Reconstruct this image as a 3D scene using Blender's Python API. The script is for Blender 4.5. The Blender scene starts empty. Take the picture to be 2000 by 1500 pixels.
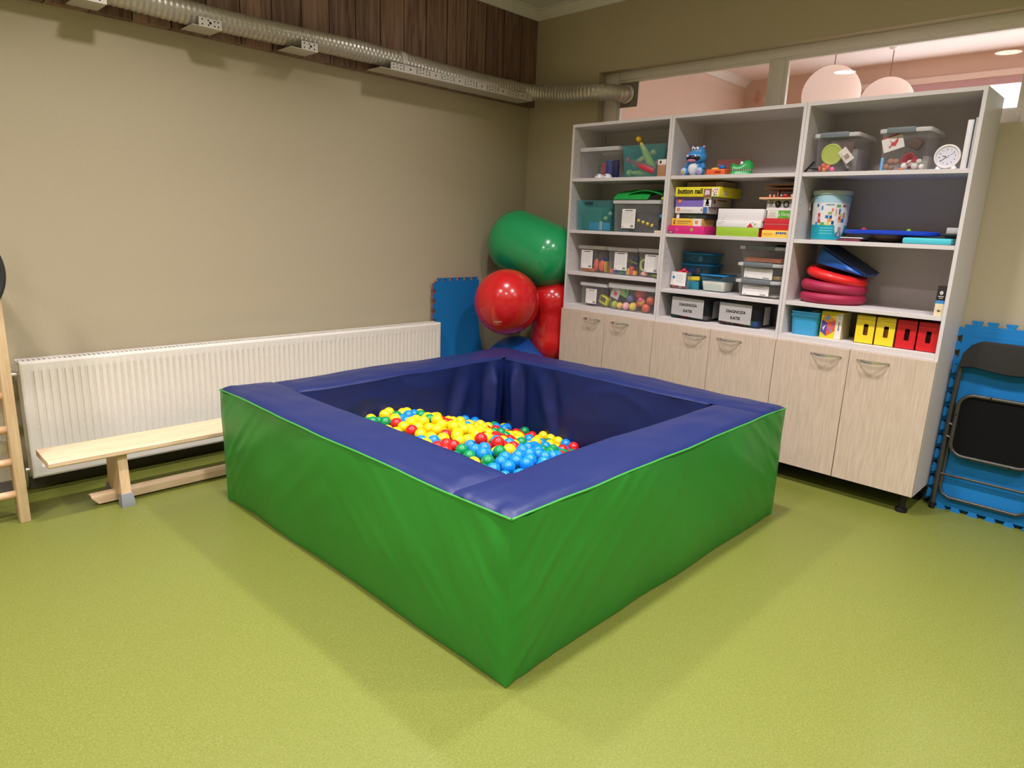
import bpy, bmesh, math, random
from mathutils import Vector, Matrix, noise, Euler
random.seed(7)
SC = bpy.context.scene
COL = SC.collection
PI = math.pi

# ---------------------------------------------------------------- materials
def lin(c):
    c = c / 255.0
    return c / 12.92 if c <= 0.04045 else ((c + 0.055) / 1.055) ** 2.4
def rgb(c):
    return (lin(c[0]), lin(c[1]), lin(c[2]), 1.0)
_M = {}
def mat(name, c, rough=0.5, spec=0.4, metal=0.0, bump=0.0, bscale=60.0, emit=None, estr=0.0, coat=0.0, sss=0.0):
    if name in _M: return _M[name]
    m = bpy.data.materials.new(name); m.use_nodes = True
    nt = m.node_tree; b = nt.nodes['Principled BSDF']
    b.inputs['Base Color'].default_value = rgb(c)
    b.inputs['Roughness'].default_value = rough
    b.inputs['Specular IOR Level'].default_value = spec
    b.inputs['Metallic'].default_value = metal
    if coat: b.inputs['Coat Weight'].default_value = coat; b.inputs['Coat Roughness'].default_value = 0.06
    if emit:
        b.inputs['Emission Color'].default_value = rgb(emit); b.inputs['Emission Strength'].default_value = estr
    tc = nt.nodes.new('ShaderNodeTexCoord')
    n = nt.nodes.new('ShaderNodeTexNoise'); n.inputs['Scale'].default_value = bscale; n.inputs['Detail'].default_value = 3
    nt.links.new(tc.outputs['Object'], n.inputs['Vector'])
    # slight procedural tone variation so no surface is a dead flat colour
    hs = nt.nodes.new('ShaderNodeMix'); hs.data_type = 'RGBA'; hs.blend_type = 'MULTIPLY'
    hs.inputs['Factor'].default_value = 0.10
    hs.inputs['A'].default_value = rgb(c)
    nt.links.new(n.outputs['Fac'], hs.inputs['B']); nt.links.new(hs.outputs['Result'], b.inputs['Base Color'])
    if bump:
        bp = nt.nodes.new('ShaderNodeBump'); bp.inputs['Strength'].default_value = bump; bp.inputs['Distance'].default_value = 0.002
        nt.links.new(n.outputs['Fac'], bp.inputs['Height']); nt.links.new(bp.outputs['Normal'], b.inputs['Normal'])
    _M[name] = m
    return m
def clear(name, tint, fac=0.75, rough=0.12, body=(225, 225, 225)):
    """thin translucent plastic"""
    if name in _M: return _M[name]
    m = bpy.data.materials.new(name); m.use_nodes = True
    nt = m.node_tree; b = nt.nodes['Principled BSDF']
    b.inputs['Base Color'].default_value = rgb(body); b.inputs['Roughness'].default_value = rough
    t = nt.nodes.new('ShaderNodeBsdfTransparent'); t.inputs['Color'].default_value = rgb(tint)
    lw = nt.nodes.new('ShaderNodeLayerWeight'); lw.inputs['Blend'].default_value = 0.25
    mr = nt.nodes.new('ShaderNodeMapRange'); mr.inputs['To Min'].default_value = 1 - fac; mr.inputs['To Max'].default_value = min(1.0, 1 - fac + 0.30)
    mx = nt.nodes.new('ShaderNodeMixShader')
    nt.links.new(lw.outputs['Facing'], mr.inputs['Value']); nt.links.new(mr.outputs['Result'], mx.inputs['Fac'])
    nt.links.new(t.outputs[0], mx.inputs[1]); nt.links.new(b.outputs[0], mx.inputs[2])
    nt.links.new(mx.outputs[0], nt.nodes['Material Output'].inputs['Surface'])
    _M[name] = m
    return m
def ramp(nt, stops):
    r = nt.nodes.new('ShaderNodeValToRGB'); e = r.color_ramp.elements
    e[0].position, e[0].color = stops[0][0], rgb(stops[0][1]); e[1].position, e[1].color = stops[-1][0], rgb(stops[-1][1])
    for p, c in stops[1:-1]:
        k = e.new(p); k.color = rgb(c)
    return r
def wood(name, dark, light, scale=(1, 1, 1), rough=0.5, nscale=6.0, spec=0.3, plank=None):
    """grain runs along the axis whose scale is small"""
    m = bpy.data.materials.new(name); m.use_nodes = True
    nt = m.node_tree; b = nt.nodes['Principled BSDF']; b.inputs['Roughness'].default_value = rough
    b.inputs['Specular IOR Level'].default_value = spec
    tc = nt.nodes.new('ShaderNodeTexCoord'); mp = nt.nodes.new('ShaderNodeMapping'); mp.inputs['Scale'].default_value = scale
    nt.links.new(tc.outputs['Object'], mp.inputs['Vector'])
    n = nt.nodes.new('ShaderNodeTexNoise'); n.inputs['Scale'].default_value = nscale; n.inputs['Detail'].default_value = 6; n.inputs['Roughness'].default_value = 0.65; n.inputs['Distortion'].default_value = 0.6
    nt.links.new(mp.outputs[0], n.inputs['Vector'])
    r = ramp(nt, [(0.3, dark), (0.7, light)])
    nt.links.new(n.outputs['Fac'], r.inputs['Fac'])
    out = r.outputs['Color']
    if plank:
        sx = nt.nodes.new('ShaderNodeSeparateXYZ'); nt.links.new(tc.outputs['Object'], sx.inputs[0])
        dv = nt.nodes.new('ShaderNodeMath'); dv.operation = 'DIVIDE'; dv.inputs[1].default_value = plank; nt.links.new(sx.outputs['X'], dv.inputs[0])
        fl = nt.nodes.new('ShaderNodeMath'); fl.operation = 'FLOOR'; nt.links.new(dv.outputs[0], fl.inputs[0])
        wn = nt.nodes.new('ShaderNodeTexWhiteNoise'); wn.noise_dimensions = '1D'; nt.links.new(fl.outputs[0], wn.inputs['W'])
        mr = nt.nodes.new('ShaderNodeMapRange'); mr.inputs['To Min'].default_value = 0.7; mr.inputs['To Max'].default_value = 1.2; nt.links.new(wn.outputs['Value'], mr.inputs['Value'])
        fr = nt.nodes.new('ShaderNodeMath'); fr.operation = 'FRACT'; nt.links.new(dv.outputs[0], fr.inputs[0])
        gt = nt.nodes.new('ShaderNodeMath'); gt.operation = 'GREATER_THAN'; gt.inputs[1].default_value = 0.035; nt.links.new(fr.outputs[0], gt.inputs[0])
        mm = nt.nodes.new('ShaderNodeMath'); mm.operation = 'MULTIPLY'; nt.links.new(mr.outputs[0], mm.inputs[0]); nt.links.new(gt.outputs[0], mm.inputs[1])
        mx = nt.nodes.new('ShaderNodeVectorMath'); mx.operation = 'SCALE'
        nt.links.new(out, mx.inputs[0]); nt.links.new(mm.outputs[0], mx.inputs['Scale']); out = mx.outputs[0]
    nt.links.new(out, b.inputs['Base Color'])
    _M[name] = m
    return m

# ---------------------------------------------------------------- mesh builder
class B:
    def __init__(s): s.bm = bmesh.new(); s.M = None
    def _f(s, verts, mi=0, smooth=True):
        try:
            f = s.bm.faces.new(verts); f.material_index = mi; f.smooth = smooth; return f
        except ValueError: return None
    def v(s, p):
        p = Vector(p)
        if s.M is not None: p = s.M @ p
        return s.bm.verts.new(p)
    def box(s, x0, x1, y0, y1, z0, z1, mi=0, bev=0.0, seg=2):
        x0, x1 = sorted((x0, x1)); y0, y1 = sorted((y0, y1)); z0, z1 = sorted((z0, z1))
        vs = [s.bm.verts.new(Vector((x, y, z))) for x in (x0, x1) for y in (y0, y1) for z in (z0, z1)]
        fs = [s._f([vs[i] for i in q], mi) for q in ((0, 1, 3, 2), (4, 6, 7, 5), (0, 4, 5, 1), (2, 3, 7, 6), (0, 2, 6, 4), (1, 5, 7, 3))]
        geom = list(vs)
        if bev > 0:
            es = list({e for f in fs for e in f.edges})
            r = bmesh.ops.bevel(s.bm, geom=es, offset=bev, segments=seg, affect='EDGES', profile=0.5)
            geom = list({v for f in r['faces'] for v in f.verts} | {v for v in vs if v.is_valid})
            for f in {f for v in geom for f in v.link_faces}: f.material_index = mi; f.smooth = True
        if s.M is not None:
            for v in geom: v.co = s.M @ v.co
        return s
    def loft(s, loops, mi=0, cap0=True, cap1=True, closed=True):
        rings = [[s.v(p) for p in L] for L in loops]
        n = len(rings[0])
        for a, b in zip(rings, rings[1:]):
            for i in range(n if closed else n - 1):
                j = (i + 1) % n
                s._f([a[i], a[j], b[j], b[i]], mi)
        if cap0: s._f(list(reversed(rings[0])), mi)
        if cap1: s._f(rings[-1], mi)
        return s
    def tube(s, pts, r, seg=10, mi=0, closed=False, caps=True):
        pts = [Vector(p) for p in pts]; n = len(pts)
        if not hasattr(r, '__len__'): r = [r] * n
        loops = []; up = None
        for i in range(n):
            if closed: t = pts[(i + 1) % n] - pts[i - 1]
            else: t = pts[min(i + 1, n - 1)] - pts[max(i - 1, 0)]
            t.normalize()
            if up is None:
                up = Vector((0, 0, 1)) if abs(t.z) < 0.9 else Vector((1, 0, 0))
            a = t.cross(up); a.normalize(); up2 = a.cross(t); up2.normalize(); up = up2
            loops.append([pts[i] + (a * math.cos(2 * PI * k / seg) + up2 * math.sin(2 * PI * k / seg)) * r[i] for k in range(seg)])
        if closed: loops.append(loops[0])
        s.loft(loops, mi, caps and not closed, caps and not closed)
        return s
    def cyl(s, p0, p1, r0, r1=None, seg=20, mi=0):
        return s.tube([p0, p1], [r0, r0 if r1 is None else r1], seg, mi)
    def lathe(s, prof, c=(0, 0, 0), axis=(0, 0, 1), seg=24, mi=0, caps=True):
        c = Vector(c); z = Vector(axis).normalized()
        x = z.orthogonal().normalized() if abs(z.z) < 0.999 else Vector((1, 0, 0)); y = z.cross(x)
        s.loft([[c + z * h + (x * math.cos(2 * PI * k / seg) + y * math.sin(2 * PI * k / seg)) * r for k in range(seg)] for r, h in prof], mi, caps, caps)
        return s
    def ball(s, c, r, mi=0, seg=20, rings=12):
        c = Vector(c)
        if not hasattr(r, '__len__'): r = (r, r, r)
        loops = []
        for i in range(1, rings):
            th = PI * i / rings
            loops.append([c + Vector((r[0] * math.sin(th) * math.cos(2 * PI * k / seg), r[1] * math.sin(th) * math.sin(2 * PI * k / seg), -r[2] * math.cos(th))) for k in range(seg)])
        rr = [[s.v(p) for p in L] for L in loops]
        bot = s.v(c - Vector((0, 0, r[2]))); top = s.v(c + Vector((0, 0, r[2])))
        for a, b in zip(rr, rr[1:]):
            for i in range(seg):
                j = (i + 1) % seg; s._f([a[i], a[j], b[j], b[i]], mi)
        for i in range(seg):
            j = (i + 1) % seg
            s._f([bot, rr[0][j], rr[0][i]], mi); s._f([top, rr[-1][i], rr[-1][j]], mi)
        return s
    def prism(s, poly, o, ux, uy, th, mi=0):
        """poly in (u,v); extruded along ux x uy by th"""
        o, ux, uy = Vector(o), Vector(ux), Vector(uy); n = ux.cross(uy).normalized()
        a = [o + ux * p[0] + uy * p[1] for p in poly]
        return s.loft([a, [p + n * th for p in a]], mi)
    def grid(s, fn, nu, nv, mi=0):
        g = [[s.v(fn(i / nu, j / nv)) for j in range(nv + 1)] for i in range(nu + 1)]
        for i in range(nu):
            for j in range(nv):
                s._f([g[i][j], g[i + 1][j], g[i + 1][j + 1], g[i][j + 1]], mi)
        return s
    def obj(s, name, mats, parent=None, sharp=38, origin=None):
        me = bpy.data.meshes.new(name)
        bmesh.ops.recalc_face_normals(s.bm, faces=s.bm.faces[:])
        o = Vector(origin) if origin is not None else (WO[parent.name] if parent else Vector((0, 0, 0)))
        for v in s.bm.verts: v.co -= o
        s.bm.to_mesh(me); s.bm.free()
        for m in (mats if isinstance(mats, (list, tuple)) else [mats]): me.materials.append(m)
        me.set_sharp_from_angle(angle=math.radians(sharp))
        ob = bpy.data.objects.new(name, me); COL.objects.link(ob)
        WO[ob.name] = o
        if parent: ob.parent = parent
        else: ob.location = o
        return ob
WO = {}
def tag(o, label, cat, group=None):
    o['label'] = label; o['category'] = cat
    if group: o['group'] = group
    return o
def thing(name, label, cat, loc, group=None):
    o = bpy.data.objects.new(name, None); COL.objects.link(o); o.location = loc; o.empty_display_size = 0.05
    WO[o.name] = Vector(loc)
    return tag(o, label, cat, group)
def struct(o):
    o['kind'] = 'structure'; return o
def dup(root, loc, label, group=None):
    r = root.copy(); COL.objects.link(r); r.location = loc; r['label'] = label; WO[r.name] = Vector(loc)
    if group: r['group'] = group
    for ch in list(root.children):
        c = ch.copy(); COL.objects.link(c); c.parent = r; WO[c.name] = Vector(loc)
        for g in list(ch.children):
            d = g.copy(); COL.objects.link(d); d.parent = c; WO[d.name] = Vector(loc)
    return r
def rrect(cx, cy, w, h, r, z, n=4):
    r = min(r, w / 2 - 1e-4, h / 2 - 1e-4); P = []
    for sx, sy, a0 in ((1, 1, 0), (-1, 1, PI / 2), (-1, -1, PI), (1, -1, 1.5 * PI)):
        for k in range(n + 1):
            a = a0 + k * PI / 2 / n
            P.append((cx + sx * (w / 2 - r) + r * math.cos(a), cy + sy * (h / 2 - r) + r * math.sin(a), z))
    return P
FX, FY = Vector((0, -1, 0)), Vector((0, 0, 1))      # reading / up directions on a face looking toward -x
def lettering(txt, size, o, mt, parent, ux=FX, uy=FY, name='lettering', align='LEFT', bold=0.0, sx=1.0):
    cu = bpy.data.curves.new('lettering', 'FONT'); cu.body = txt; cu.size = size; cu.extrude = 0.0002; cu.align_x = align
    cu.resolution_u = 3; cu.offset = bold
    t = bpy.data.objects.new('lettering_tmp', cu); COL.objects.link(t)
    me = bpy.data.meshes.new_from_object(t.evaluated_get(bpy.context.evaluated_depsgraph_get()))
    bpy.data.objects.remove(t); bpy.data.curves.remove(cu)
    ux, uy, o = Vector(ux).normalized(), Vector(uy).normalized(), Vector(o); n = ux.cross(uy)
    for v in me.vertices: v.co = o + ux * v.co.x * sx + uy * v.co.y + n * v.co.z - WO[parent.name]
    me.materials.clear(); me.materials.append(mt)
    ob = bpy.data.objects.new(name, me); COL.objects.link(ob); ob.parent = parent; WO[ob.name] = WO[parent.name]
    return ob

# ---------------------------------------------------------------- palette
WALL = mat('olive_beige_paint', (184, 173, 146), 0.85, 0.2, bump=0.25, bscale=90)
WHITE = mat('white_melamine', (214, 208, 206), 0.45, 0.4)
BACKP = mat('white_back_panel', (190, 183, 181), 0.6, 0.3)
HOLE = mat('dark_hole', (40, 36, 32), 0.9, 0.1)
DOOR = wood('pale_oak_laminate', (186, 166, 146), (209, 191, 172), (14, 14, 0.9), 0.5, 7.0)
CHROME = mat('brushed_nickel', (224, 216, 204), 0.26, 0.5, 0.85)
BLACKP = mat('black_plastic', (22, 21, 20), 0.5, 0.4)
RADW = mat('radiator_enamel', (232, 228, 218), 0.35, 0.5)
PINE = wood('pale_pine', (210, 178, 140), (230, 204, 170), (1.2, 18, 18), 0.5, 4.0)
PINEV = wood('pale_pine_upright', (202, 170, 128), (224, 196, 156), (18, 18, 1.2), 0.5, 4.0)
STEEL = mat('galvanised_steel', (196, 190, 178), 0.36, 0.5, 0.65, bump=0.1, bscale=30)
STEELW = mat('zinc_plate', (214, 208, 198), 0.4, 0.5, 0.35)
GREY = mat('grey_rubber', (135, 138, 140), 0.6, 0.3)
PAPER = mat('white_paper', (232, 229, 224), 0.8, 0.2)
PRINT = mat('grey_print', (168, 166, 164), 0.8, 0.1)
INK = mat('black_ink', (30, 28, 28), 0.7, 0.2)
GREENV = mat('green_vinyl', (43, 130, 40), 0.42, 0.35, bump=0.12, bscale=240)
GREENLIT = mat('green_vinyl_lit_fold', (58, 148, 56), 0.4, 0.4)  # lighter copy of the green vinyl, for light painted along the fold
BLUEV = mat('navy_blue_vinyl', (21, 36, 88), 0.40, 0.38, bump=0.15, bscale=260)
FOAMB = mat('blue_foam', (24, 118, 186), 0.75, 0.25, bump=0.3, bscale=300)
FOAMR = mat('red_foam', (196, 84, 62), 0.8, 0.2)
CLEAR = clear('clear_plastic', (253, 253, 253), 0.975)
CLEARLID = clear('clear_plastic_lid', (250, 250, 250), 0.52, 0.2, (250, 249, 248))
FROST = clear('frosted_plastic', (251, 251, 251), 0.955, 0.3)
TEAL = clear('teal_plastic', (240, 249, 249), 0.87, 0.15, (110, 196, 200))
AQUA = clear('aqua_plastic', (238, 247, 251), 0.88, 0.15, (96, 176, 212))
AQUAL = clear('pale_aqua_plastic', (250, 253, 254), 0.95, 0.15, (140, 200, 220))
SMOKE = clear('smoky_plastic', (236, 237, 239), 0.925, 0.2, (96, 98, 102))
PINKC = clear('pink_clear_plastic', (250, 228, 226), 0.88, 0.2, (225, 160, 155))
GLIDG = mat('grey_lid_bar', (112, 120, 124), 0.5, 0.4)
def pm(c, rough=0.4, spec=0.45): return mat('plastic_%d_%d_%d' % c, c, rough, spec)
def card(c): return mat('card_%d_%d_%d' % c, c, 0.55, 0.35)

# ---------------------------------------------------------------- camera
cam = bpy.data.cameras.new('camera'); cam.sensor_width = 36; cam.lens = 1316.207 / 2000 * 36; cam.clip_start = 0.05
co = bpy.data.objects.new('camera', cam); COL.objects.link(co); SC.camera = co
yaw, pit, rol = 0.7710, -0.2312, 0.0385
f = Vector((math.cos(yaw) * math.cos(pit), math.sin(yaw) * math.cos(pit), math.sin(pit)))
r = Vector((math.sin(yaw), -math.cos(yaw), 0)); u = r.cross(f)
r, u = r * math.cos(rol) + u * math.sin(rol), u * math.cos(rol) - r * math.sin(rol)
M = Matrix((r, u, -f)).transposed().to_4x4(); M.translation = (-4.3378, -4.1381, 1.4481)
co.matrix_world = M

# ---------------------------------------------------------------- room shell
CZ = 3.12; XL, YN = -7.4, -7.0
def floor_mat():
    m = bpy.data.materials.new('lime_vinyl_floor'); m.use_nodes = True; nt = m.node_tree; b = nt.nodes['Principled BSDF']
    b.inputs['Roughness'].default_value = 0.42; b.inputs['Specular IOR Level'].default_value = 0.35
    tc = nt.nodes.new('ShaderNodeTexCoord')
    vo = nt.nodes.new('ShaderNodeTexVoronoi'); vo.inputs['Scale'].default_value = 260
    n1 = nt.nodes.new('ShaderNodeTexNoise'); n1.inputs['Scale'].default_value = 150; n1.inputs['Detail'].default_value = 4
    nt.links.new(tc.outputs['Object'], vo.inputs['Vector']); nt.links.new(tc.outputs['Object'], n1.inputs['Vector'])
    r1 = ramp(nt, [(0.30, (96, 102, 38)), (0.5, (107, 113, 46)), (0.72, (117, 122, 57))])
    nt.links.new(n1.outputs['Fac'], r1.inputs['Fac'])
    mx = nt.nodes.new('ShaderNodeMix'); mx.data_type = 'RGBA'; mx.blend_type = 'MIX'; mx.inputs['Factor'].default_value = 0.22
    r2 = ramp(nt, [(0.0, (94, 100, 35)), (0.5, (107, 113, 47)), (1.0, (132, 136, 79))])
    sx = nt.nodes.new('ShaderNodeSeparateColor'); nt.links.new(vo.outputs['Color'], sx.inputs[0]); nt.links.new(sx.outputs[0], r2.inputs['Fac'])
    nt.links.new(r1.outputs[0], mx.inputs['A']); nt.links.new(r2.outputs[0], mx.inputs['B'])
    nt.links.new(mx.outputs['Result'], b.inputs['Base Color'])
    return m
struct(B().box(XL, 0.0, YN, 0.0, -0.1, 0.0).obj('floor', floor_mat()))
CEILM = mat('white_ceiling_paint', (226, 224, 216), 0.9, 0.1)
struct(B().box(XL, 0.0, YN, 0.0, CZ, CZ + 0.1).obj('ceiling', CEILM))
struct(B().box(XL, 0.0, 0.0, 0.2, -0.1, CZ + 0.1).obj('wall_left', WALL))
struct(B().box(XL - 0.2, XL, YN, 0.2, -0.1, CZ + 0.1).obj('wall_behind', WALL))
struct(B().box(XL, 0.2, YN - 0.2, YN, -0.1, CZ + 0.1).obj('wall_near', WALL))
WY0, WY1, WZ0, WZ1 = -0.718, -3.50, 2.05, 2.592
b = B()
b.box(0, 0.2, YN, WY1, -0.1, CZ + 0.1); b.box(0, 0.2, WY0, 0.2, -0.1, CZ + 0.1)
b.box(0, 0.2, WY1, WY0, -0.1, WZ0); b.box(0, 0.2, WY1, WY0, WZ1, CZ + 0.1)
struct(b.obj('wall_right', WALL))
WALNUT = wood('walnut_planks', (92, 66, 58), (166, 134, 118), (7, 7, 0.4), 0.5, 5.0, 0.25, plank=0.19)
struct(B().box(XL, 0.0, -0.06, 0.0, 2.40, CZ).obj('trim_1', WALNUT))
# cornice mouldings under the ceiling
def cornice(name, p0, p1, inw):
    b = B(); prof = [(0, 0), (0.0, -0.07), (0.012, -0.07), (0.02, -0.05), (0.045, -0.03), (0.055, -0.012), (0.07, -0.012), (0.07, 0)]
    p0, p1, inw = Vector(p0), Vector(p1), Vector(inw)
    b.loft([[p + inw * q[0] + Vector((0, 0, q[1])) for q in prof] for p in (p0, p1)])
    struct(b.obj(name, CEILM))
cornice('trim_2', (XL, -0.06, CZ), (0, -0.06, CZ), (0, -1, 0))
cornice('trim_3', (0, -0.06, CZ), (0, YN, CZ), (-1, 0, 0))
SKIRT = mat('grey_skirting', (96, 92, 84), 0.6, 0.3)
struct(B().box(XL, 0, -0.012, 0, 0, 0.06).obj('baseboard_left', SKIRT))
struct(B().box(-0.012, 0, YN, -0.012, 0, 0.06).obj('baseboard_right', SKIRT))

# internal window in the right wall
FRAME = mat('window_frame_white', (226, 218, 210), 0.45, 0.4)
win = bpy.data.objects.new('window_1', None); COL.objects.link(win); win.location = (0.09, -2.1, 2.05); WO['window_1'] = Vector(win.location); struct(win)
b = B()
fx0, fx1 = 0.075, 0.125
for y0, y1, z0, z1 in ((WY0, -0.845, WZ0, WZ1), (-3.39, WY1, WZ0, WZ1), (-2.036, -2.118, 2.115, 2.532), (-0.845, -3.39, 2.532, WZ1), (-0.845, -3.39, WZ0, 2.115)):
    b.box(fx0, fx1, y0, y1, z0, z1, bev=0.004)
b.obj('window_frame', FRAME, win)
b = B()
for y0, y1 in ((-0.845, -2.036), (-2.118, -3.39)):
    for q in ((y0, y0 - 0.022, 2.1335, 2.5135), (y1 + 0.022, y1, 2.1335, 2.5135), (y0, y1, 2.514, 2.532), (y0, y1, 2.115, 2.133)):
        b.box(0.085, 0.115, *q)
b.obj('glazing_bead', FRAME, win)
def glass_mat():
    m = bpy.data.materials.new('window_glass'); m.use_nodes = True; nt = m.node_tree
    nt.nodes.remove(nt.nodes['Principled BSDF'])
    t = nt.nodes.new('ShaderNodeBsdfTransparent'); t.inputs[0].default_value = (0.97, 0.97, 0.96, 1)
    g = nt.nodes.new('ShaderNodeBsdfGlossy'); g.inputs['Roughness'].default_value = 0.0
    lw = nt.nodes.new('ShaderNodeLayerWeight'); lw.inputs['Blend'].default_value = 0.5
    pw = nt.nodes.new('ShaderNodeMath'); pw.operation = 'POWER'; pw.inputs[1].default_value = 5.0; nt.links.new(lw.outputs['Facing'], pw.inputs[0])
    fr = nt.nodes.new('ShaderNodeMapRange'); fr.inputs['To Min'].default_value = 0.042; nt.links.new(pw.outputs[0], fr.inputs['Value'])
    mx = nt.nodes.new('ShaderNodeMixShader'); nt.links.new(fr.outputs[0], mx.inputs[0]); nt.links.new(t.outputs[0], mx.inputs[1]); nt.links.new(g.outputs[0], mx.inputs[2])
    nt.links.new(mx.outputs[0], nt.nodes['Material Output'].inputs['Surface'])
    return m
GLASS = glass_mat()
for y0, y1 in ((-0.845, -2.036), (-2.118, -3.39)):
    B().box(0.098, 0.102, y0, y1, 2.115, 2.532).obj('pane', GLASS, win)

# the neighbouring room seen through it
NW = mat('salmon_wall_paint', (218, 194, 176), 0.85, 0.2)
NW2 = mat('salmon_wall_paint_far', (218, 186, 170), 0.85, 0.2)
NC = mat('rosy_white_ceiling', (238, 222, 214), 0.9, 0.1)
XF = 3.27
struct(B().box(0.2, XF, -0.23, -0.1, -0.1, CZ + 0.1).obj('wall_neighbour_left', NW))
struct(B().box(0.2, XF, -6.2, -6.0, -0.1, CZ + 0.1).obj('wall_neighbour_right', NW))
b = B(); b.box(XF, XF + 0.2, -6.2, -0.1, -0.1, 1.3); b.box(XF, XF + 0.2, -6.2, -0.1, 2.945, CZ + 0.1); b.box(XF, XF + 0.2, -1.35, -0.1, 1.3, 2.945); b.box(XF, XF + 0.2, -6.2, -5.2, 1.3, 2.945)
struct(b.obj('wall_neighbour_far', NW2))
struct(B().box(0.2, XF, -6.0, -0.23, -0.1, 0).obj('floor_neighbour', mat('neighbour_floor', (170, 140, 118), 0.6)))
struct(B().box(0.2, XF, -6.0, -0.23, CZ, CZ + 0.1).obj('ceiling_neighbour', NC))
cornice('trim_4', (0.2, -0.23, CZ), (XF, -0.23, CZ), (0, -1, 0))
w2 = bpy.data.objects.new('window_2', None); COL.objects.link(w2); w2.location = (XF, -3.3, 1.3); WO['window_2'] = Vector(w2.location); struct(w2)
b = B(); b.box(XF - 0.03, XF + 0.06, -5.2, -1.35, 2.895, 2.95, bev=0.004); b.obj('window_head', mat('rosy_white_frame', (238, 216, 206), 0.5), w2)
b = B(); b.box(XF - 0.02, XF + 0.05, -5.2, -1.35, 2.83, 2.895); b.obj('blind_box', mat('mauve_blind_box', (200, 160, 164), 0.6), w2)
b = B()
for y in (-1.4, -2.85, -4.0, -5.15): b.box(XF - 0.01, XF + 0.05, y - 0.03, y + 0.03, 1.3, 2.83)
b.box(XF - 0.01, XF + 0.05, -5.2, -1.35, 1.3, 1.36)
b.obj('window_frame', FRAME, w2)
B().box(XF + 0.03, XF + 0.04, -5.18, -1.36, 1.36, 2.83).obj('pane', mat('daylit_pane', (255, 255, 255), 0.3, emit=(232, 242, 255), estr=4.0), w2)

# ---------------------------------------------------------------- lights
DIFF = mat('downlight_diffuser', (255, 250, 240), 0.4, emit=(255, 246, 230), estr=14.0)
RING = mat('downlight_ring', (235, 232, 226), 0.4)
LP = 11.5
def downlight(x, y, z, label, power, colr, proto=[None], group='round ceiling downlights'):
    if proto[0] is None:
        t = thing('ceiling_downlight', label, 'ceiling light', (x, y, z), group); proto[0] = t
        B().lathe([(0.105, 0.0), (0.13, 0.0), (0.13, -0.012), (0.105, -0.016)], (x, y, z), seg=32, caps=False).obj('trim_ring', RING, t)
        B().lathe([(0.106, -0.004), (0.106, -0.009)], (x, y, z), seg=32).obj('diffuser', DIFF, t)
    else: t = dup(proto[0], (x, y, z), label, group)
    L = bpy.data.lights.new('downlight_lamp', 'AREA'); L.shape = 'DISK'; L.size = 0.2; L.energy = power; L.color = colr; L.spread = math.radians(128)
    lo = bpy.data.objects.new('downlight_lamp', L); COL.objects.link(lo); lo.parent = t; lo.location = (0, 0, -0.02)
WARM = (1.0, 0.925, 0.97)
for i, x in enumerate((-1.6, -3.15, -4.7, -6.25)):
    for j, y in enumerate((-1.27, -2.66, -4.05, -5.45)):
        downlight(x, y, CZ, 'round white downlight in the ceiling of the play room', (15.0, 12.0, 9.0, 7.5)[i] * (1.0, 1.0, 0.95 if i == 0 else 0.7, 0.7)[j], WARM)
for x, y in ((1.0, -3.1), (2.6, -3.4), (1.8, -4.7)):  # unseen lamps, added to brighten the neighbouring room
    downlight(x, y, CZ, 'unseen downlight added to light the room behind the window', 22.0, (1.0, 0.92, 0.90), group='added neighbouring room downlights')
w = bpy.data.worlds.new('world'); SC.world = w; w.use_nodes = True
w.node_tree.nodes['Background'].inputs[0].default_value = (0.6, 0.7, 0.9, 1); w.node_tree.nodes['Background'].inputs[1].default_value = 0.2
SC.view_settings.view_transform = 'Standard'; SC.view_settings.look = 'None'; SC.view_settings.gamma = 1.0; SC.view_settings.use_curve_mapping = False
SC.view_settings.exposure = 0.0
SC.cycles.transparent_max_bounces = 24

# paper lanterns
LANT = mat('paper_lantern', (214, 196, 188), 0.9, 0.1, emit=(255, 222, 212), estr=0.50)
def lantern(x, y, z, r, label):
    t = thing('paper_lantern', label, 'lamp', (x, y, CZ), 'paper globe lanterns')
    prof = []
    for i in range(1, 48):
        th = PI * i / 48; prof.append(((r + (0.0025 if i % 2 else 0)) * math.sin(th), -r * math.cos(th)))
    B().lathe(prof, (x, y, z), seg=40).obj('shade', LANT, t)
    B().cyl((x, y, CZ - 0.02), (x, y, z + r * 0.99), 0.004, seg=8).obj('cord', mat('brown_cord', (150, 112, 96), 0.7), t)
    B().lathe([(0.05, 0), (0.05, -0.006), (0.03, -0.025), (0.008, -0.035)], (x, y, CZ), seg=20).obj('ceiling_rose', RING, t)
lantern(1.69, -1.80, 2.59, 0.222, 'nearer and larger-looking paper globe lantern behind the window')
lantern(2.618, -1.94, 2.64, 0.222, 'farther paper globe lantern, right of the larger one')
# little wall ornaments in the neighbouring room
b = B(); pts = []
for i in range(60):
    a = i * 0.42; rr = 0.012 + 0.012 * math.sin(i / 60 * PI); pts.append((XF - 0.03 - 0.004 * math.sin(a), -0.40 + rr * 1.3 * math.cos(a), 2.87 + i * 0.0022 + rr * math.sin(a)))
b.tube(pts, 0.004, 6)
tag(b.obj('wall_ornament', mat('rose_gold_wire', (214, 160, 140), 0.4, 0.5, 0.3), origin=(XF, -0.4, 2.87)), 'small twisted rosy ornament on the far wall behind the window', 'ornament')
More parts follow.
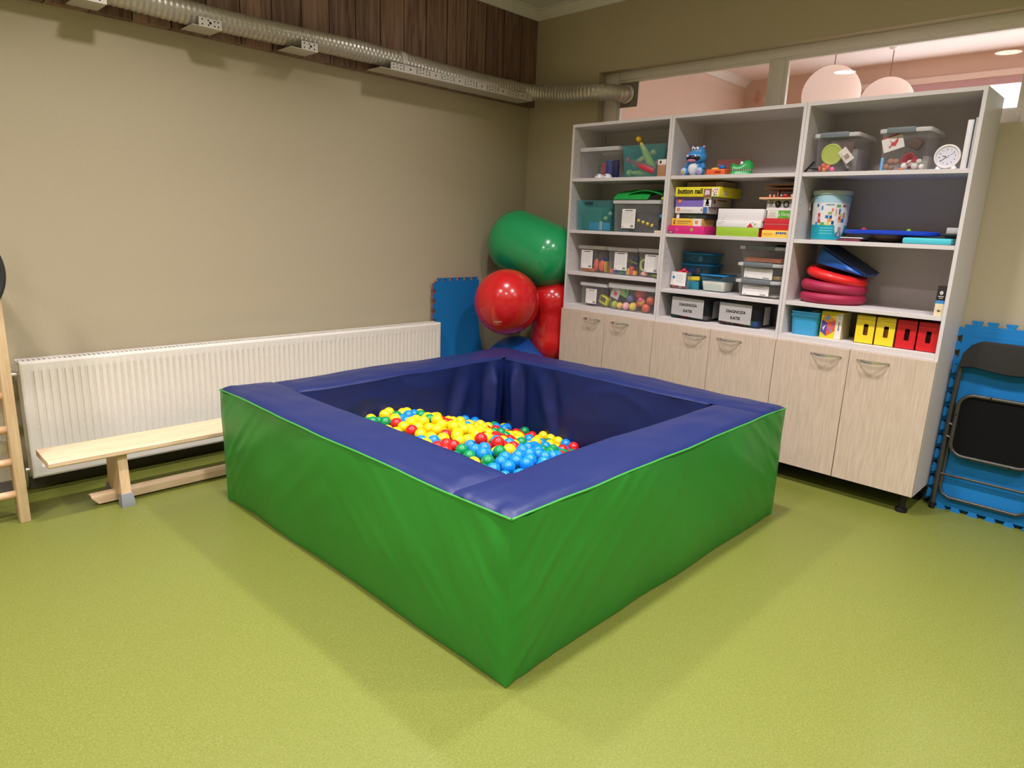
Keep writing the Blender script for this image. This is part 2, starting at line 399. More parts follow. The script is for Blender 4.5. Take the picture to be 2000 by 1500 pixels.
# ---------------------------------------------------------------- duct and its brackets
path = []
x = -7.2
while x < -0.34:
    path.append((x, -0.142 + 0.006 * math.sin(x * 2.1), 2.484 + 0.008 * math.sin(x * 3.3 + 1))); x += 0.05
cor = [(-0.30, -0.145, 2.482), (-0.24, -0.155, 2.480), (-0.185, -0.185, 2.478), (-0.150, -0.235, 2.474), (-0.133, -0.30, 2.470)]
path += cor
run = [(-0.128, -0.36, 2.464), (-0.122, -0.45, 2.452), (-0.118, -0.54, 2.440), (-0.116, -0.62, 2.441), (-0.105, -0.70, 2.440), (-0.085, -0.77, 2.438), (-0.05, -0.83, 2.436), (-0.01, -0.875, 2.434), (0.04, -0.905, 2.432), (0.085, -0.918, 2.432)]
path += run
# resample finely and add spiral ridges
V = [Vector(p) for p in path]; fine = [V[0]]; acc = 0
for a, c in zip(V, V[1:]):
    n = max(1, int((c - a).length / 0.007))
    for k in range(1, n + 1): fine.append(a.lerp(c, k / n))
for _ in range(10): fine = [fine[0]] + [(fine[i - 1] + fine[i] * 2 + fine[i + 1]) / 4 for i in range(1, len(fine) - 1)] + [fine[-1]]
rad = [0.0585 + (0.0021 if (i % 4) < 2 else -0.0010) + 0.0025 * noise.noise(fine[i] * 6) for i in range(len(fine))]
duct = thing('ventilation_duct', 'silver spiral ventilation duct running along the wood bulkhead and into the window', 'duct', (-3.5, -0.142, 2.42))
B().tube(fine, rad, 22).obj('flexible_pipe', STEEL, duct)
for xs in (-1.42, -4.9): B().lathe([(0.0615, -0.02), (0.0635, -0.018), (0.0635, 0.018), (0.0615, 0.02)], (xs, -0.142 + 0.006 * math.sin(xs * 2.1), 2.484 + 0.008 * math.sin(xs * 3.3 + 1)), (1, 0, 0), 24).obj('joint_band', STEELW, duct)
b = B()
n = 40; hole = [(0.062 * math.cos(2 * PI * k / n), 0.062 * math.sin(2 * PI * k / n)) for k in range(n)]
c = Vector((0.085, -0.930, 2.430)); hy, hz = 0.092, 0.089
out = []
for k in range(n):
    a, d = hole[k]; s = min(hy / max(abs(a), 1e-6), hz / max(abs(d), 1e-6)); out.append((a * s, d * s))
b.loft([[c + Vector((0, p[0], p[1])) for p in hole], [c + Vector((0, p[0], p[1])) for p in out], [c + Vector((0.008, p[0], p[1])) for p in out], [c + Vector((0.008, p[0], p[1])) for p in hole]], cap0=False, cap1=False)
b.ball((0.083, -1.012, 2.434), 0.004, seg=8, rings=6)
pl = b.obj('collar_plate', mat('grey_sheet_metal', (150, 140, 132), 0.45, 0.5, 0.5), duct)
B().lathe([(0.063, 0), (0.066, -0.004), (0.066, -0.018), (0.063, -0.02)], (0.085, -0.926, 2.431), (1, 0.1, 0), 28).obj('collar_ring', STEEL, duct)
def bracket(x0, x1, xe, label):
    t = thing('perforated_bracket', label, 'bracket', ((x0 + x1) / 2, -0.06, 2.405), 'perforated metal brackets under the duct')
    B().box(xe, x1, -0.222, -0.06, 2.405, 2.408).obj('flange', STEELW, t)
    b = B(); b.box(x0, x1, -0.222, -0.2195, 2.408, 2.452)
    if x1 - x0 > 0.5:
        k = x0 + 0.05; q = 0
        while k < x1 - 0.03:
            if q % 2 == 0:
                for dx in (-0.028, 0, 0.028):
                    for dz in (2.420, 2.440): b.lathe([(0.0042, 0), (0.0042, -0.0006)], (k + dx, -0.2222, dz + (0.006 if dx == 0 else 0)), (0, 1, 0), 8, 1)
            else: b.lathe([(0.006, 0), (0.006, -0.0006)], (k, -0.2222, 2.430), (0, 1, 0), 8, 1)
            b.box(k + 0.052, k + 0.056, -0.2226, -0.2219, 2.413, 2.447, 1)
            k += 0.108; q += 1
    else:
        for dx in (0.018, 0.05, 0.082, 0.102):
            for dz in (2.418, 2.441):
                if x0 + dx < x1 - 0.008: b.lathe([(0.0042, 0), (0.0042, -0.0006)], (x0 + dx, -0.2222, dz), (0, 1, 0), 8, 1)
        b.lathe([(0.007, 0), (0.007, -0.0006)], (x0 + 0.06, -0.2222, 2.430), (0, 1, 0), 10, 1)
    b.obj('perforated_face', [STEELW, HOLE], t)
bracket(-1.55, -0.20, -1.63, 'long perforated bracket holding the duct near the corner')
bracket(-2.180, -2.075, -2.25, 'short perforated bracket next to the long one')
bracket(-2.765, -2.645, -2.80, 'short perforated bracket second left of the long one')
bracket(-3.275, -3.195, -3.33, 'short perforated bracket farthest left, at the top edge of the photo')

# ---------------------------------------------------------------- radiator
X0, X1, Z0, Z1 = -3.714, -1.022, 0.085, 0.697
rd = thing('radiator', 'long white ribbed panel radiator on the left wall', 'radiator', ((X0 + X1) / 2, 0, Z0))
xs = [X0, X0 + 0.018]
k = X0 + 0.03
prof = [(X0 + 0.003, 0.004), (X0 + 0.010, 0.0)]
step = 0.0337
cols = []
while k < X1 - 0.045:
    cols += [(k, 0), (k + 0.013, 0), (k + 0.0165, 1), (k + 0.0265, 1), (k + 0.030, 0)]; k += step
cols = [(X0 + 0.012, 0)] + cols + [(X1 - 0.012, 0)]
b = B()
zs = [(Z0 + 0.012, 0), (Z0 + 0.055, 0), (Z0 + 0.070, 1), (Z1 - 0.068, 1), (Z1 - 0.050, 0), (Z1 - 0.012, 0)]
g = [[b.v((x, -0.130 + 0.0070 * d * e, z)) for z, e in zs] for x, d in cols]
for i in range(len(cols) - 1):
    for j in range(len(zs) - 1): b._f([g[i][j], g[i + 1][j], g[i + 1][j + 1], g[i][j + 1]])
# rolled edge round the front sheet
for L in ([[(X0 + 0.012, -0.130, Z0 + 0.012), (X1 - 0.012, -0.130, Z0 + 0.012), (X1 - 0.012, -0.130, Z1 - 0.012), (X0 + 0.012, -0.130, Z1 - 0.012)],
           [(X0 + 0.003, -0.127, Z0 + 0.003), (X1 - 0.003, -0.127, Z0 + 0.003), (X1 - 0.003, -0.127, Z1 - 0.003), (X0 + 0.003, -0.127, Z1 - 0.003)],
           [(X0, -0.118, Z0), (X1, -0.118, Z0), (X1, -0.118, Z1), (X0, -0.118, Z1)], [(X0, -0.110, Z0), (X1, -0.110, Z0), (X1, -0.110, Z1), (X0, -0.110, Z1)]],):
    b.loft(L, cap0=False, cap1=True)
b.obj('front_panel', RADW, rd, sharp=25)
B().box(X0 + 0.01, X1 - 0.01, -0.045, -0.028, Z0 + 0.005, Z1 - 0.01, bev=0.003).obj('rear_panel', RADW, rd)
b = B()
b.box(X0, X1, -0.118, -0.112, Z1 - 0.014, Z1 + 0.0005); b.box(X0, X1, -0.042, -0.034, Z1 - 0.014, Z1 + 0.0005)
k = X0 + 0.01
while k < X1 - 0.01: b.box(k, k + 0.007, -0.113, -0.040, Z1 - 0.012, Z1 - 0.001); k += 0.0225
b.obj('top_grille', RADW, rd)
for x in (X0, X1 - 0.004): B().box(x, x + 0.004, -0.112, -0.036, Z0 + 0.01, Z1 - 0.002).obj('side_cover', RADW, rd)
b = B(); k = X0 + 0.02
while k < X1 - 0.02: b.box(k, k + 0.002, -0.108, -0.048, Z0 + 0.02, Z1 - 0.03); k += 0.0225
b.obj('convector_fins', mat('fin_grey', (150, 148, 142), 0.6), rd)
b = B(); b.cyl((X0 + 0.002, -0.08, 0.630), (X0 - 0.028, -0.08, 0.630), 0.011, seg=14); b.cyl((X0 - 0.014, -0.08, 0.630), (X0 - 0.014, -0.014, 0.600), 0.009, seg=10)
vl = b.obj('valve', CHROME, rd)
B().lathe([(0.006, 0), (0.018, -0.002), (0.020, -0.008), (0.020, -0.04), (0.017, -0.05), (0.004, -0.052)], (X0 - 0.026, -0.08, 0.630), (1, 0, 0), 20).obj('thermostat_knob', RADW, vl)
b = B(); b.cyl((X0 + 0.002, -0.08, 0.125), (X0 - 0.02, -0.08, 0.125), 0.013, seg=14); b.cyl((X0 - 0.014, -0.08, 0.125), (X0 - 0.014, -0.03, 0.02), 0.009, seg=10)
b.obj('return_valve', CHROME, rd)
for xx in (X0 + 0.3, X0 + 1.35, X1 - 0.3): B().box(xx, xx + 0.03, -0.03, -0.001, Z0 + 0.05, Z1 - 0.06).obj('wall_bracket', RADW, rd)

# ---------------------------------------------------------------- wall bars at the left edge
wb = thing('wall_bars', 'pale wooden climbing wall bars at the left edge of the photo', 'wall bars', (-4.3, -0.43, 0))
for px in (-3.838, -4.72):
    B().box(px, px + 0.040, -0.478, -0.382, 0.0, 1.52, bev=0.003).obj('upright', PINEV, wb)
for i in range(15):
    z = 0.132 + i * 0.158
    if z < 1.45: B().cyl((-4.70, -0.43, z), (-3.83, -0.43, z), 0.0185, seg=16).obj('rung', mat('beech_rung', (214, 176, 136), 0.45), wb)
for z in (0.352, 1.25):
    b = B(); b.box(-4.72, -3.83, -0.40, -0.385, z - 0.03, z + 0.03)
    b.box(-3.92, -3.84, -0.405, 0.0, z - 0.018, z + 0.018); b.obj('wall_fixing', STEEL, wb)
b = B(); pts = [(-4.005 + 0.222 * math.cos(2 * PI * k / 64), -0.491, 1.168 + 0.222 * math.sin(2 * PI * k / 64)) for k in range(64)]
b.tube(pts, 0.012, 12, closed=True)
tag(b.obj('exercise_hoop', mat('dark_grey_hoop', (52, 50, 52), 0.45), origin=(-4.005, -0.491, 0.946)), 'dark hoop hanging on the wall bars, cut by the left edge', 'hoop')

# ---------------------------------------------------------------- gymnastic bench
bn = thing('gymnastic_bench', 'long pale wooden gymnastic bench in front of the radiator', 'bench', (-2.3, -0.455, 0))
b = B(); ya, yb = -0.580, -0.330
prof = [(ya + 0.006, 0.270), (ya, 0.276), (ya, 0.294), (ya + 0.006, 0.300), (yb - 0.004, 0.300), (yb, 0.296), (yb, 0.274), (yb - 0.004, 0.270)]
b.loft([[(x, y, z) for y, z in prof] for x in (-3.722, -0.95)])
b.obj('seat', PINE, bn)
def legboard(xc):
    b = B(); P = [(-0.572, 0.045), (-0.338, 0.045), (-0.360, 0.270), (-0.550, 0.270)]
    b.loft([[(xc - 0.022, y, z) for y, z in P], [(xc + 0.022, y, z) for y, z in P]])
    l = b.obj('leg', PINEV, bn)
    for y0, y1 in ((-0.592, -0.535), (-0.375, -0.318)):
        c = B(); c.loft([[(xc - 0.030, y0, 0), (xc + 0.030, y0, 0), (xc + 0.030, y1, 0), (xc - 0.030, y1, 0)], [(xc - 0.030, y0, 0.025), (xc + 0.030, y0, 0.025), (xc + 0.030, y1, 0.025), (xc - 0.030, y1, 0.025)],
                         [(xc - 0.026, y0 + 0.014, 0.066), (xc + 0.026, y0 + 0.014, 0.066), (xc + 0.026, y1 - 0.01, 0.066), (xc - 0.026, y1 - 0.01, 0.066)]])
        c.obj('rubber_foot', GREY, l)
for xc in (-3.41, -1.25): legboard(xc)
b = B(); P = [(-0.485, 0.010), (-0.425, 0.010), (-0.425, 0.046), (-0.440, 0.058), (-0.470, 0.058), (-0.485, 0.046)]
b.loft([[(-3.515 if z < 0.03 else -3.545, y, z) for y, z in P], [(-1.12, y, z) for y, z in P]])
b.obj('balance_beam', PINE, bn)
b = B()
for xc in (-3.434, -3.386): b.ball((xc, -0.47, 0.075), 0.004, seg=8, rings=6)
b.obj('screw', STEEL, bn)

# ---------------------------------------------------------------- jigsaw foam mats
def matobj(name, o, ux, uy, W, H, th, mt, label, left=True, top=True, bottom=False, bow=None, backm=None, group='jigsaw foam mats', per=0.079):
    """slab with dovetail tabs along its edges; front face toward ux x uy"""
    b = B(); ux, uy, o = Vector(ux).normalized(), Vector(uy).normalized(), Vector(o); nn = ux.cross(uy).normalized()
    nx, ny = 10, 26
    for q0, q1, mi in ([(0, 0.5, 1), (0.5, 1, 0)] if backm else [(0, 1, 0)]):
        P = lambda u_, v_, q: o + ux * (W * u_) + uy * (H * v_) + nn * (th * q)
        b.grid(lambda s, t: P(s, t, q1), nx, ny, mi); b.grid(lambda s, t: P(s, t, q0), nx, ny, mi)
        b.grid(lambda s, t: P(s, 0, q0 + (q1 - q0) * t), nx, 1, mi); b.grid(lambda s, t: P(s, 1, q0 + (q1 - q0) * t), nx, 1, mi)
        b.grid(lambda s, t: P(0, s, q0 + (q1 - q0) * t), ny, 1, mi); b.grid(lambda s, t: P(1, s, q0 + (q1 - q0) * t), ny, 1, mi)
        def tabs(L, base, along, outw):
            n = int(round(L / per))
            for k in range(n):
                c = (k + 0.5) * L / n + (0.012 if k == 0 else 0)
                pts = [(c - 0.0185, 0), (c + 0.0185, 0), (c + 0.0175, 0.005), (c + 0.0255, 0.017), (c + 0.0235, 0.0235), (c - 0.0235, 0.0235), (c - 0.0255, 0.017), (c - 0.0175, 0.005)]
                b.loft([[base + along * a + outw * d + nn * (th * q) for a, d in pts] for q in (q0, q1)], mi)
        if top: tabs(W, o + uy * H, ux, uy)
        if bottom: tabs(W, o, ux, -uy)
        if left: tabs(H, o, uy, -ux)
    if bow:
        for v in b.bm.verts: v.co += bow(v.co)
    ob = b.obj(name, [mt, backm or mt], origin=tuple(o + ux * W / 2))
    return tag(ob, label, 'foam mat', group)
def bowL(c):
    t = max(0.0, min(1.0, (0.78 - c.z) / 0.45))
    w = max(0.0, (c.x + 1.0) / 0.45)
    return Vector((0.055 * t * t * w, -0.05 * t * t * w * w, 0))
mL = matobj('jigsaw_mat', (-1.012, -0.026, 0.005), (1, 0, 0), (0, 0.0, 1), 0.450, 1.000, 0.022, FOAMB, 'blue jigsaw foam mat standing between radiator and red ball', bow=bowL, backm=FOAMR)
b = B(); cxm, czm = -0.752, 0.597
pts = [(cxm + 0.020 * math.cos(a * PI / 24), -0.0492, czm + 0.024 * math.sin(a * PI / 24)) for a in range(4, 46)]
b.tube(pts, 0.002, 6); b.tube([(cxm + 0.001, -0.0492, czm), (cxm + 0.019, -0.0492, czm)], 0.002, 6); b.obj('embossed_mark', FOAMB, mL)
FOAMS = wood('ribbed_blue_foam', (20, 112, 180), (32, 136, 206), (1, 1, 60), 0.75, 4.0)
t1 = (0.055, 0, 1.035)
matobj('jigsaw_mat', (-0.075, -3.35, 0.0), (0, -1, 0), t1, 0.98, 1.02, 0.020, FOAMS, 'blue jigsaw mat leaning on the right wall, rearmost behind the folding chair', bottom=False)
matobj('jigsaw_mat', (-0.105, -3.36, 0.022), (0, -1, 0), t1, 0.98, 0.80, 0.022, FOAMB, 'blue jigsaw mat directly behind the folding chair, lower than the one behind', bottom=True, top=True)

# ---------------------------------------------------------------- folding chair
CH = mat('dark_grey_tube', (84, 82, 78), 0.4, 0.5, 0.6)
fc = thing('folding_chair', 'folded dark grey metal chair leaning on the blue mats at right', 'chair', (-0.15, -3.58, 0))
def P3(y, z, off=0.0): return (-0.150 + 0.045 * z + off, y, z)
yl, yr = -3.377, -3.815
b = B(); b.tube([P3(yl, 0.012), P3(yl, 0.60), P3(yl - 0.004, 0.80), P3(yl - 0.012, 0.87), P3(yl - 0.04, 0.915), P3(yl - 0.09, 0.93), P3(yr + 0.09, 0.93), P3(yr + 0.04, 0.915), P3(yr + 0.012, 0.87), P3(yr + 0.004, 0.80), P3(yr, 0.6), P3(yr, 0.012)], 0.0125, 12)
b.obj('back_frame', CH, fc)
for y in (yl, yr): B().cyl(P3(y, 0.0), P3(y, 0.035), 0.015, seg=14).obj('foot_cap', BLACKP, fc)
b = B()   # padded back rest
o1 = []; y0, y1 = yl - 0.004, yr + 0.004
for k in range(25):
    t = k / 24; y = y0 + (y1 - y0) * t
    e = min(t, 1 - t) * (y0 - y1); top = 0.952 - (0.075 * max(0, 1 - e / 0.09) ** 2); bot = 0.800 + 0.010 * math.cos(t * 2 * PI) - 0.012 * max(0, 1 - e / 0.06)
    th = 0.016 + 0.006 * math.sin(t * PI)
    o1.append([P3(y, bot, -0.014), P3(y, bot + 0.008, -0.014 - th), P3(y, (top + bot) / 2, -0.017 - th), P3(y, top - 0.008, -0.014 - th), P3(y, top, -0.014), P3(y, top - 0.01, 0.012), P3(y, bot + 0.01, 0.012)])
b.loft(o1); b.obj('backrest', mat('charcoal_leatherette', (44, 43, 43), 0.5, 0.35, bump=0.3, bscale=20), fc)
def rr_yz(yc, zc, w, h, r, off, n=6):
    return [P3(p[0], p[1], off) for p in rrect(yc, zc, w, h, r, 0, n)]
yc = (yl + yr) / 2
b = B(); b.tube(rr_yz(yc, 0.495, 0.372, 0.335, 0.065, -0.030), 0.010, 10, closed=True)
sf = b.obj('seat_frame', CH, fc)
b = B()
for y, z in ((yc + 0.05, 0.665), (yc - 0.11, 0.665), (yc + 0.187, 0.55), (yc + 0.09, 0.326), (yc - 0.09, 0.326)): b.ball(P3(y, z, -0.040), 0.005, seg=8, rings=6)
b.obj('screw', INK, sf)
b = B(); b.loft([rr_yz(yc, 0.495, 0.36, 0.325, 0.06, -0.028), rr_yz(yc, 0.495, 0.36, 0.325, 0.06, 0.004)]); b.obj('seat', mat('black_seat_board', (9, 9, 10), 0.9, 0.2), fc)
b = B(); b.tube([P3(yl - 0.018, 0.60, 0.012), P3(yl - 0.018, 0.14, 0.006), P3(yl - 0.028, 0.098, 0.004), P3(yl - 0.065, 0.078, 0.004), P3(yr + 0.065, 0.078, 0.004), P3(yr + 0.028, 0.098, 0.004), P3(yr + 0.018, 0.14, 0.006), P3(yr + 0.018, 0.60, 0.012)], 0.009, 10)
b.obj('rear_leg_frame', CH, fc)
b = B(); b.cyl(P3(yl, 0.205), P3(yr, 0.205), 0.007, seg=10); b.obj('crossbar', CH, fc)
for z in (0.42, 0.49):
    for yy, sg in ((yl, -1), (yr, 1)): B().cyl(P3(yy, z, -0.004), P3(yy + sg * 0.032, z, -0.026), 0.005, seg=8).obj('hinge_pin', CHROME, fc)


# ---------------------------------------------------------------- exercise balls in the corner
RUBG = mat('green_rubber', (34, 160, 94), 0.22, 0.5, coat=0.3); RUBR = mat('red_rubber', (205, 30, 34), 0.22, 0.5, coat=0.3); RUBB = mat('blue_rubber', (26, 92, 182), 0.3, 0.5, coat=0.2)
a0, a1 = Vector((-0.360, -0.268, 1.318)), Vector((-0.285, -0.580, 1.212)); ax = (a1 - a0).normalized(); Lr = (a1 - a0).length; R = 0.254
prof = []
for k in range(1, 11):
    th = PI / 2 * k / 10; prof.append((R * math.sin(th), -0.225 * math.cos(th)))
prof += [(R * 1.004, Lr * 0.3), (R * 1.004, Lr * 0.7)]
for k in range(10, 0, -1):
    th = PI / 2 * k / 10; prof.append((R * math.sin(th), Lr + 0.215 * math.cos(th)))
tag(B().lathe(prof, a0, ax, 40).obj('exercise_roll', RUBG, origin=(-0.285, -0.43, 1.0)), 'large green inflatable roll wedged on top of the red balls', 'exercise roll')
rb = thing('exercise_ball', 'big round red exercise ball in the corner beside the blue mat', 'exercise ball', (-0.685, -0.50, 0.635))
b = B(); loops = []
for i in range(1, 64):
    th = PI * i / 64; rr = 0.249 + 0.0006 * math.cos(i * PI)
    loops.append((rr * math.sin(th), -rr * math.cos(th)))
b.lathe(loops, (-0.685, -0.50, 0.876), (0.3, -0.15, 1), 48); b.obj('ball', RUBR, rb)
d = Vector((-0.80, -0.44, -0.56)).normalized(); uxx = Vector((0.66, -0.72, 0.30)).normalized(); uxx = (uxx - d * uxx.dot(d)).normalized(); upp = d.cross(uxx)
if upp.z < 0: upp = -upp
b = B(); pts = []
for k in range(90):
    a = -0.13 + k * 0.0028; hgt = (0.006 + (0.006 if k in range(0, 8) or k in range(28, 36) else 0)) * math.sin(k * 0.75) + 0.004
    q = (d + uxx * a + upp * (hgt / 0.249 + 0.0)).normalized(); pts.append(Vector((-0.685, -0.50, 0.876)) + q * 0.2493)
b.tube(pts, 0.0011, 5)
b.obj('printed_mark', mat('pale_pink_print', (240, 190, 185), 0.5), rb)
pk = thing('peanut_ball', 'red peanut-shaped ball half hidden behind the tall cabinet', 'exercise ball', (-0.27, -0.615, 0.36))
prof = []
for k in range(1, 60):
    t = k / 60; z = -0.345 + 0.69 * t
    l1 = 0.183 ** 2 - (z + 0.152) ** 2; l2 = 0.187 ** 2 - (z - 0.162) ** 2
    rr = max(math.sqrt(max(l1, 0)), math.sqrt(max(l2, 0)), (0.171 if abs(z) < 0.14 else 0))
    prof.append([rr, z])
for _ in range(6):
    q = [p[0] for p in prof]
    for i in range(1, len(prof) - 1): prof[i][0] = (q[i - 1] + 2 * q[i] + q[i + 1]) / 4
B().lathe([tuple(p) for p in prof], (-0.27, -0.615, 0.705), (0, 0.03, 1), 40).obj('ball', RUBR, pk)
b = B()
for k in range(9): b.tube([(-0.445 + 0.004 * abs(k - 3), -0.545 - k * 0.009, 0.485), (-0.447 + 0.004 * abs(k - 3), -0.545 - k * 0.009, 0.497)], 0.002, 5)
b.obj('printed_mark', mat('dark_red_print', (110, 18, 20), 0.5), pk)
b = B(); b.ball((-0.46, -0.42, 0.29), 0.29, seg=40, rings=24)
tag(b.obj('exercise_ball', RUBB, origin=(-0.46, -0.42, 0)), 'blue exercise ball on the floor beneath the red ball', 'exercise ball')
BALLS = 'G-2333,-1261,400 Y-2270,-1260,406 B-2227,-1306,397 R-2301,-1317,400 Y-2303,-1382,397 Y-2242,-1367,407 Y-2183,-1352,390 G-2127,-1379,405 Y-2255,-1440,398 Y-2128,-1442,417 Y-2222,-1495,400 Y-2224,-1559,409 R-2314,-1467,400 Y-2319,-1548,401 Y-2310,-1619,400 Y-2276,-1673,401 B-2339,-1677,402 R-2226,-1632,399 R-2310,-1792,402 R-2304,-1729,392 Y-2144,-1503,406 R-2071,-1446,388 Y-1911,-1320,339 Y-2081,-1508,391 Y-1774,-1226,294 Y-2132,-1586,414 Y-2065,-1588,385 Y-1797,-1334,303 B-1894,-1423,331 B-1536,-1099,219 B-1579,-1146,231 Y-1592,-1209,235 Y-1588,-1276,235 G-1410,-1145,178 Y-2158,-1646,399 Y-2202,-1692,404 Y-2182,-1751,394 Y-2252,-1763,407 Y-2050,-1651,381 Y-2120,-1746,406 Y-1877,-1519,326 Y-1882,-1584,328 Y-2157,-1810,394 Y-2062,-1767,385 B-2222,-1816,389 G-2313,-1856,398 B-2275,-1907,404 B-2213,-1905,398 R-2159,-1877,377 R-2139,-1923,417 B-2296,-1985,410 B-2244,-1961,384 G-2212,-2008,409 G-2342,-1943,397 G-2327,-2050,400 B-2289,-2101,400 B-2233,-2068,399 B-2308,-2163,400 B-2226,-2132,399 Y-2148,-2010,404 B-2095,-2045,398 B-2174,-2094,400 Y-1996,-1812,364 B-2057,-1830,383 R-1902,-1665,334 G-1787,-1533,299 R-1626,-1381,248 G-1686,-1485,268 B-1392,-1223,172 B-1319,-1173,154 Y-1273,-1099,130 Y-1667,-1546,261 R-1847,-1717,316 R-1420,-1354,182 G-1273,-1193,116 R-1273,-1253,126 G-1289,-1306,156 G-1807,-1766,307 B-1533,-1570,219 R-1312,-1391,152 Y-1589,-1545,238 Y-1580,-1668,237 Y-1358,-1487,161 B-1902,-1904,334 B-2112,-2108,400 B-2168,-2163,401 B-1907,-1977,336 B-1517,-1652,212 B-1615,-1774,244 B-2019,-2123,371 G-1647,-1857,255 G-1273,-1354,117 G-1273,-1417,108 Y-1273,-1452,160 Y-1273,-1543,101 B-1273,-1481,104 Y-1420,-1639,181 Y-1273,-1515,157 Y-1273,-1576,155 R-1470,-1777,197 G-1273,-1607,100 R-1273,-1700,152 B-1273,-1638,155 Y-1273,-1668,99 R-2076,-1966,390 R-2189,-1854,429 Y-2169,-1554,376 Y-2173,-1454,374 Y-2199,-1415,416 Y-2022,-1498,372 Y-1958,-1445,352 Y-1966,-1526,355 B-2225,-2195,404 Y-2179,-1958,384 B-2447,-1648,405 Y-2441,-1248,398 B-2379,-2213,383 B-2379,-2141,399 G-2384,-2076,378 Y-2374,-2007,389 G-2376,-1880,383 R-2383,-1818,399 R-2378,-1753,399 Y-2401,-1693,404 B-2375,-1623,395 B-2383,-1554,380 R-2382,-1489,376 Y-2372,-1413,387 Y-2381,-1348,384 G-2386,-1285,371 G-2382,-1216,399 G-2380,-1153,381 B-2324,-2248,388 G-2321,-1181,379 Y-2327,-1116,381 B-2277,-2209,368 Y-2268,-1554,362 Y-2262,-1207,371 Y-2258,-1149,401 B-2209,-1244,388 G-2201,-1179,390 Y-2205,-1112,397 B-2142,-2217,377 Y-2147,-1284,382 B-2149,-1218,394 Y-2141,-1154,391 R-2082,-2246,385 B-2083,-2174,371 R-2082,-1902,379 Y-2082,-1706,372 G-2076,-1385,365 Y-2090,-1314,394 G-2085,-1249,391 B-2085,-1185,381 Y-2087,-1120,379 Y-2033,-2014,362 R-2027,-1944,354 B-2020,-1883,375 R-2017,-1417,367 R-2022,-1350,370 Y-2028,-1283,373 Y-2033,-1222,353 Y-2024,-1159,367 G-1969,-2181,350 B-1970,-2110,330 B-1976,-2043,351 R-1972,-1980,337 B-1970,-1914,344 R-1968,-1718,350 R-1972,-1653,343 Y-1960,-1589,345 Y-1971,-1384,335 Y-1976,-1312,345 G-1973,-1248,349 G-1968,-1183,339 B-1964,-1116,330 B-1913,-2150,339 B-1912,-2082,338 Y-1915,-1815,328 R-1907,-1750,331 Y-1916,-1223,317 Y-1911,-1156,327 B-1857,-2047,294 B-1855,-1982,296 B-1842,-1917,311 B-1859,-1854,306 R-1844,-1652,307 B-1854,-1457,293 B-1849,-1382,300 Y-1859,-1318,301 Y-1861,-1253,300 Y-1858,-1188,296 Y-1860,-1115,310 B-1799,-2014,296 G-1794,-1950,283 Y-1794,-1885,278 G-1791,-1821,276 R-1789,-1683,282 G-1795,-1618,281 Y-1793,-1416,282 Y-1797,-1146,283 R-1735,-1985,274 G-1737,-1918,279 G-1735,-1853,271 B-1740,-1781,270 G-1737,-1717,264 Y-1739,-1642,259 G-1740,-1580,279 G-1742,-1515,256 Y-1737,-1446,257 Y-1734,-1387,283 Y-1740,-1323,272 Y-1725,-1259,268 Y-1741,-1176,269 Y-1741,-1111,261 G-1677,-1948,262 G-1687,-1809,235 B-1680,-1747,252 Y-1677,-1681,238 Y-1677,-1615,257 R-1678,-1423,239 R-1684,-1354,257 Y-1669,-1281,243 Y-1671,-1210,248 B-1677,-1146,245 G-1624,-1916,240 B-1623,-1714,221 Y-1630,-1591,219 Y-1636,-1503,223 Y-1615,-1443,230 B-1626,-1325,216 B-1627,-1105,247 G-1555,-1946,220 G-1556,-1884,204 B-1566,-1820,215 B-1562,-1751,208 Y-1573,-1617,199 Y-1562,-1487,227 R-1560,-1414,213 B-1558,-1348,205 R-1497,-1910,196 R-1503,-1845,191 R-1497,-1715,181 B-1503,-1511,192 Y-1500,-1447,202 R-1503,-1384,188 R-1501,-1318,187 Y-1503,-1253,188 B-1509,-1178,185 B-1484,-1118,186 Y-1438,-1557,186 R-1446,-1481,186 R-1446,-1416,184 Y-1444,-1291,167 B-1453,-1211,191 G-1387,-1779,154 Y-1392,-1714,159 B-1384,-1584,151 R-1383,-1396,150 G-1383,-1309,153 R-1323,-1749,135 B-1333,-1681,138 Y-1330,-1616,133 G-1331,-1547,149'
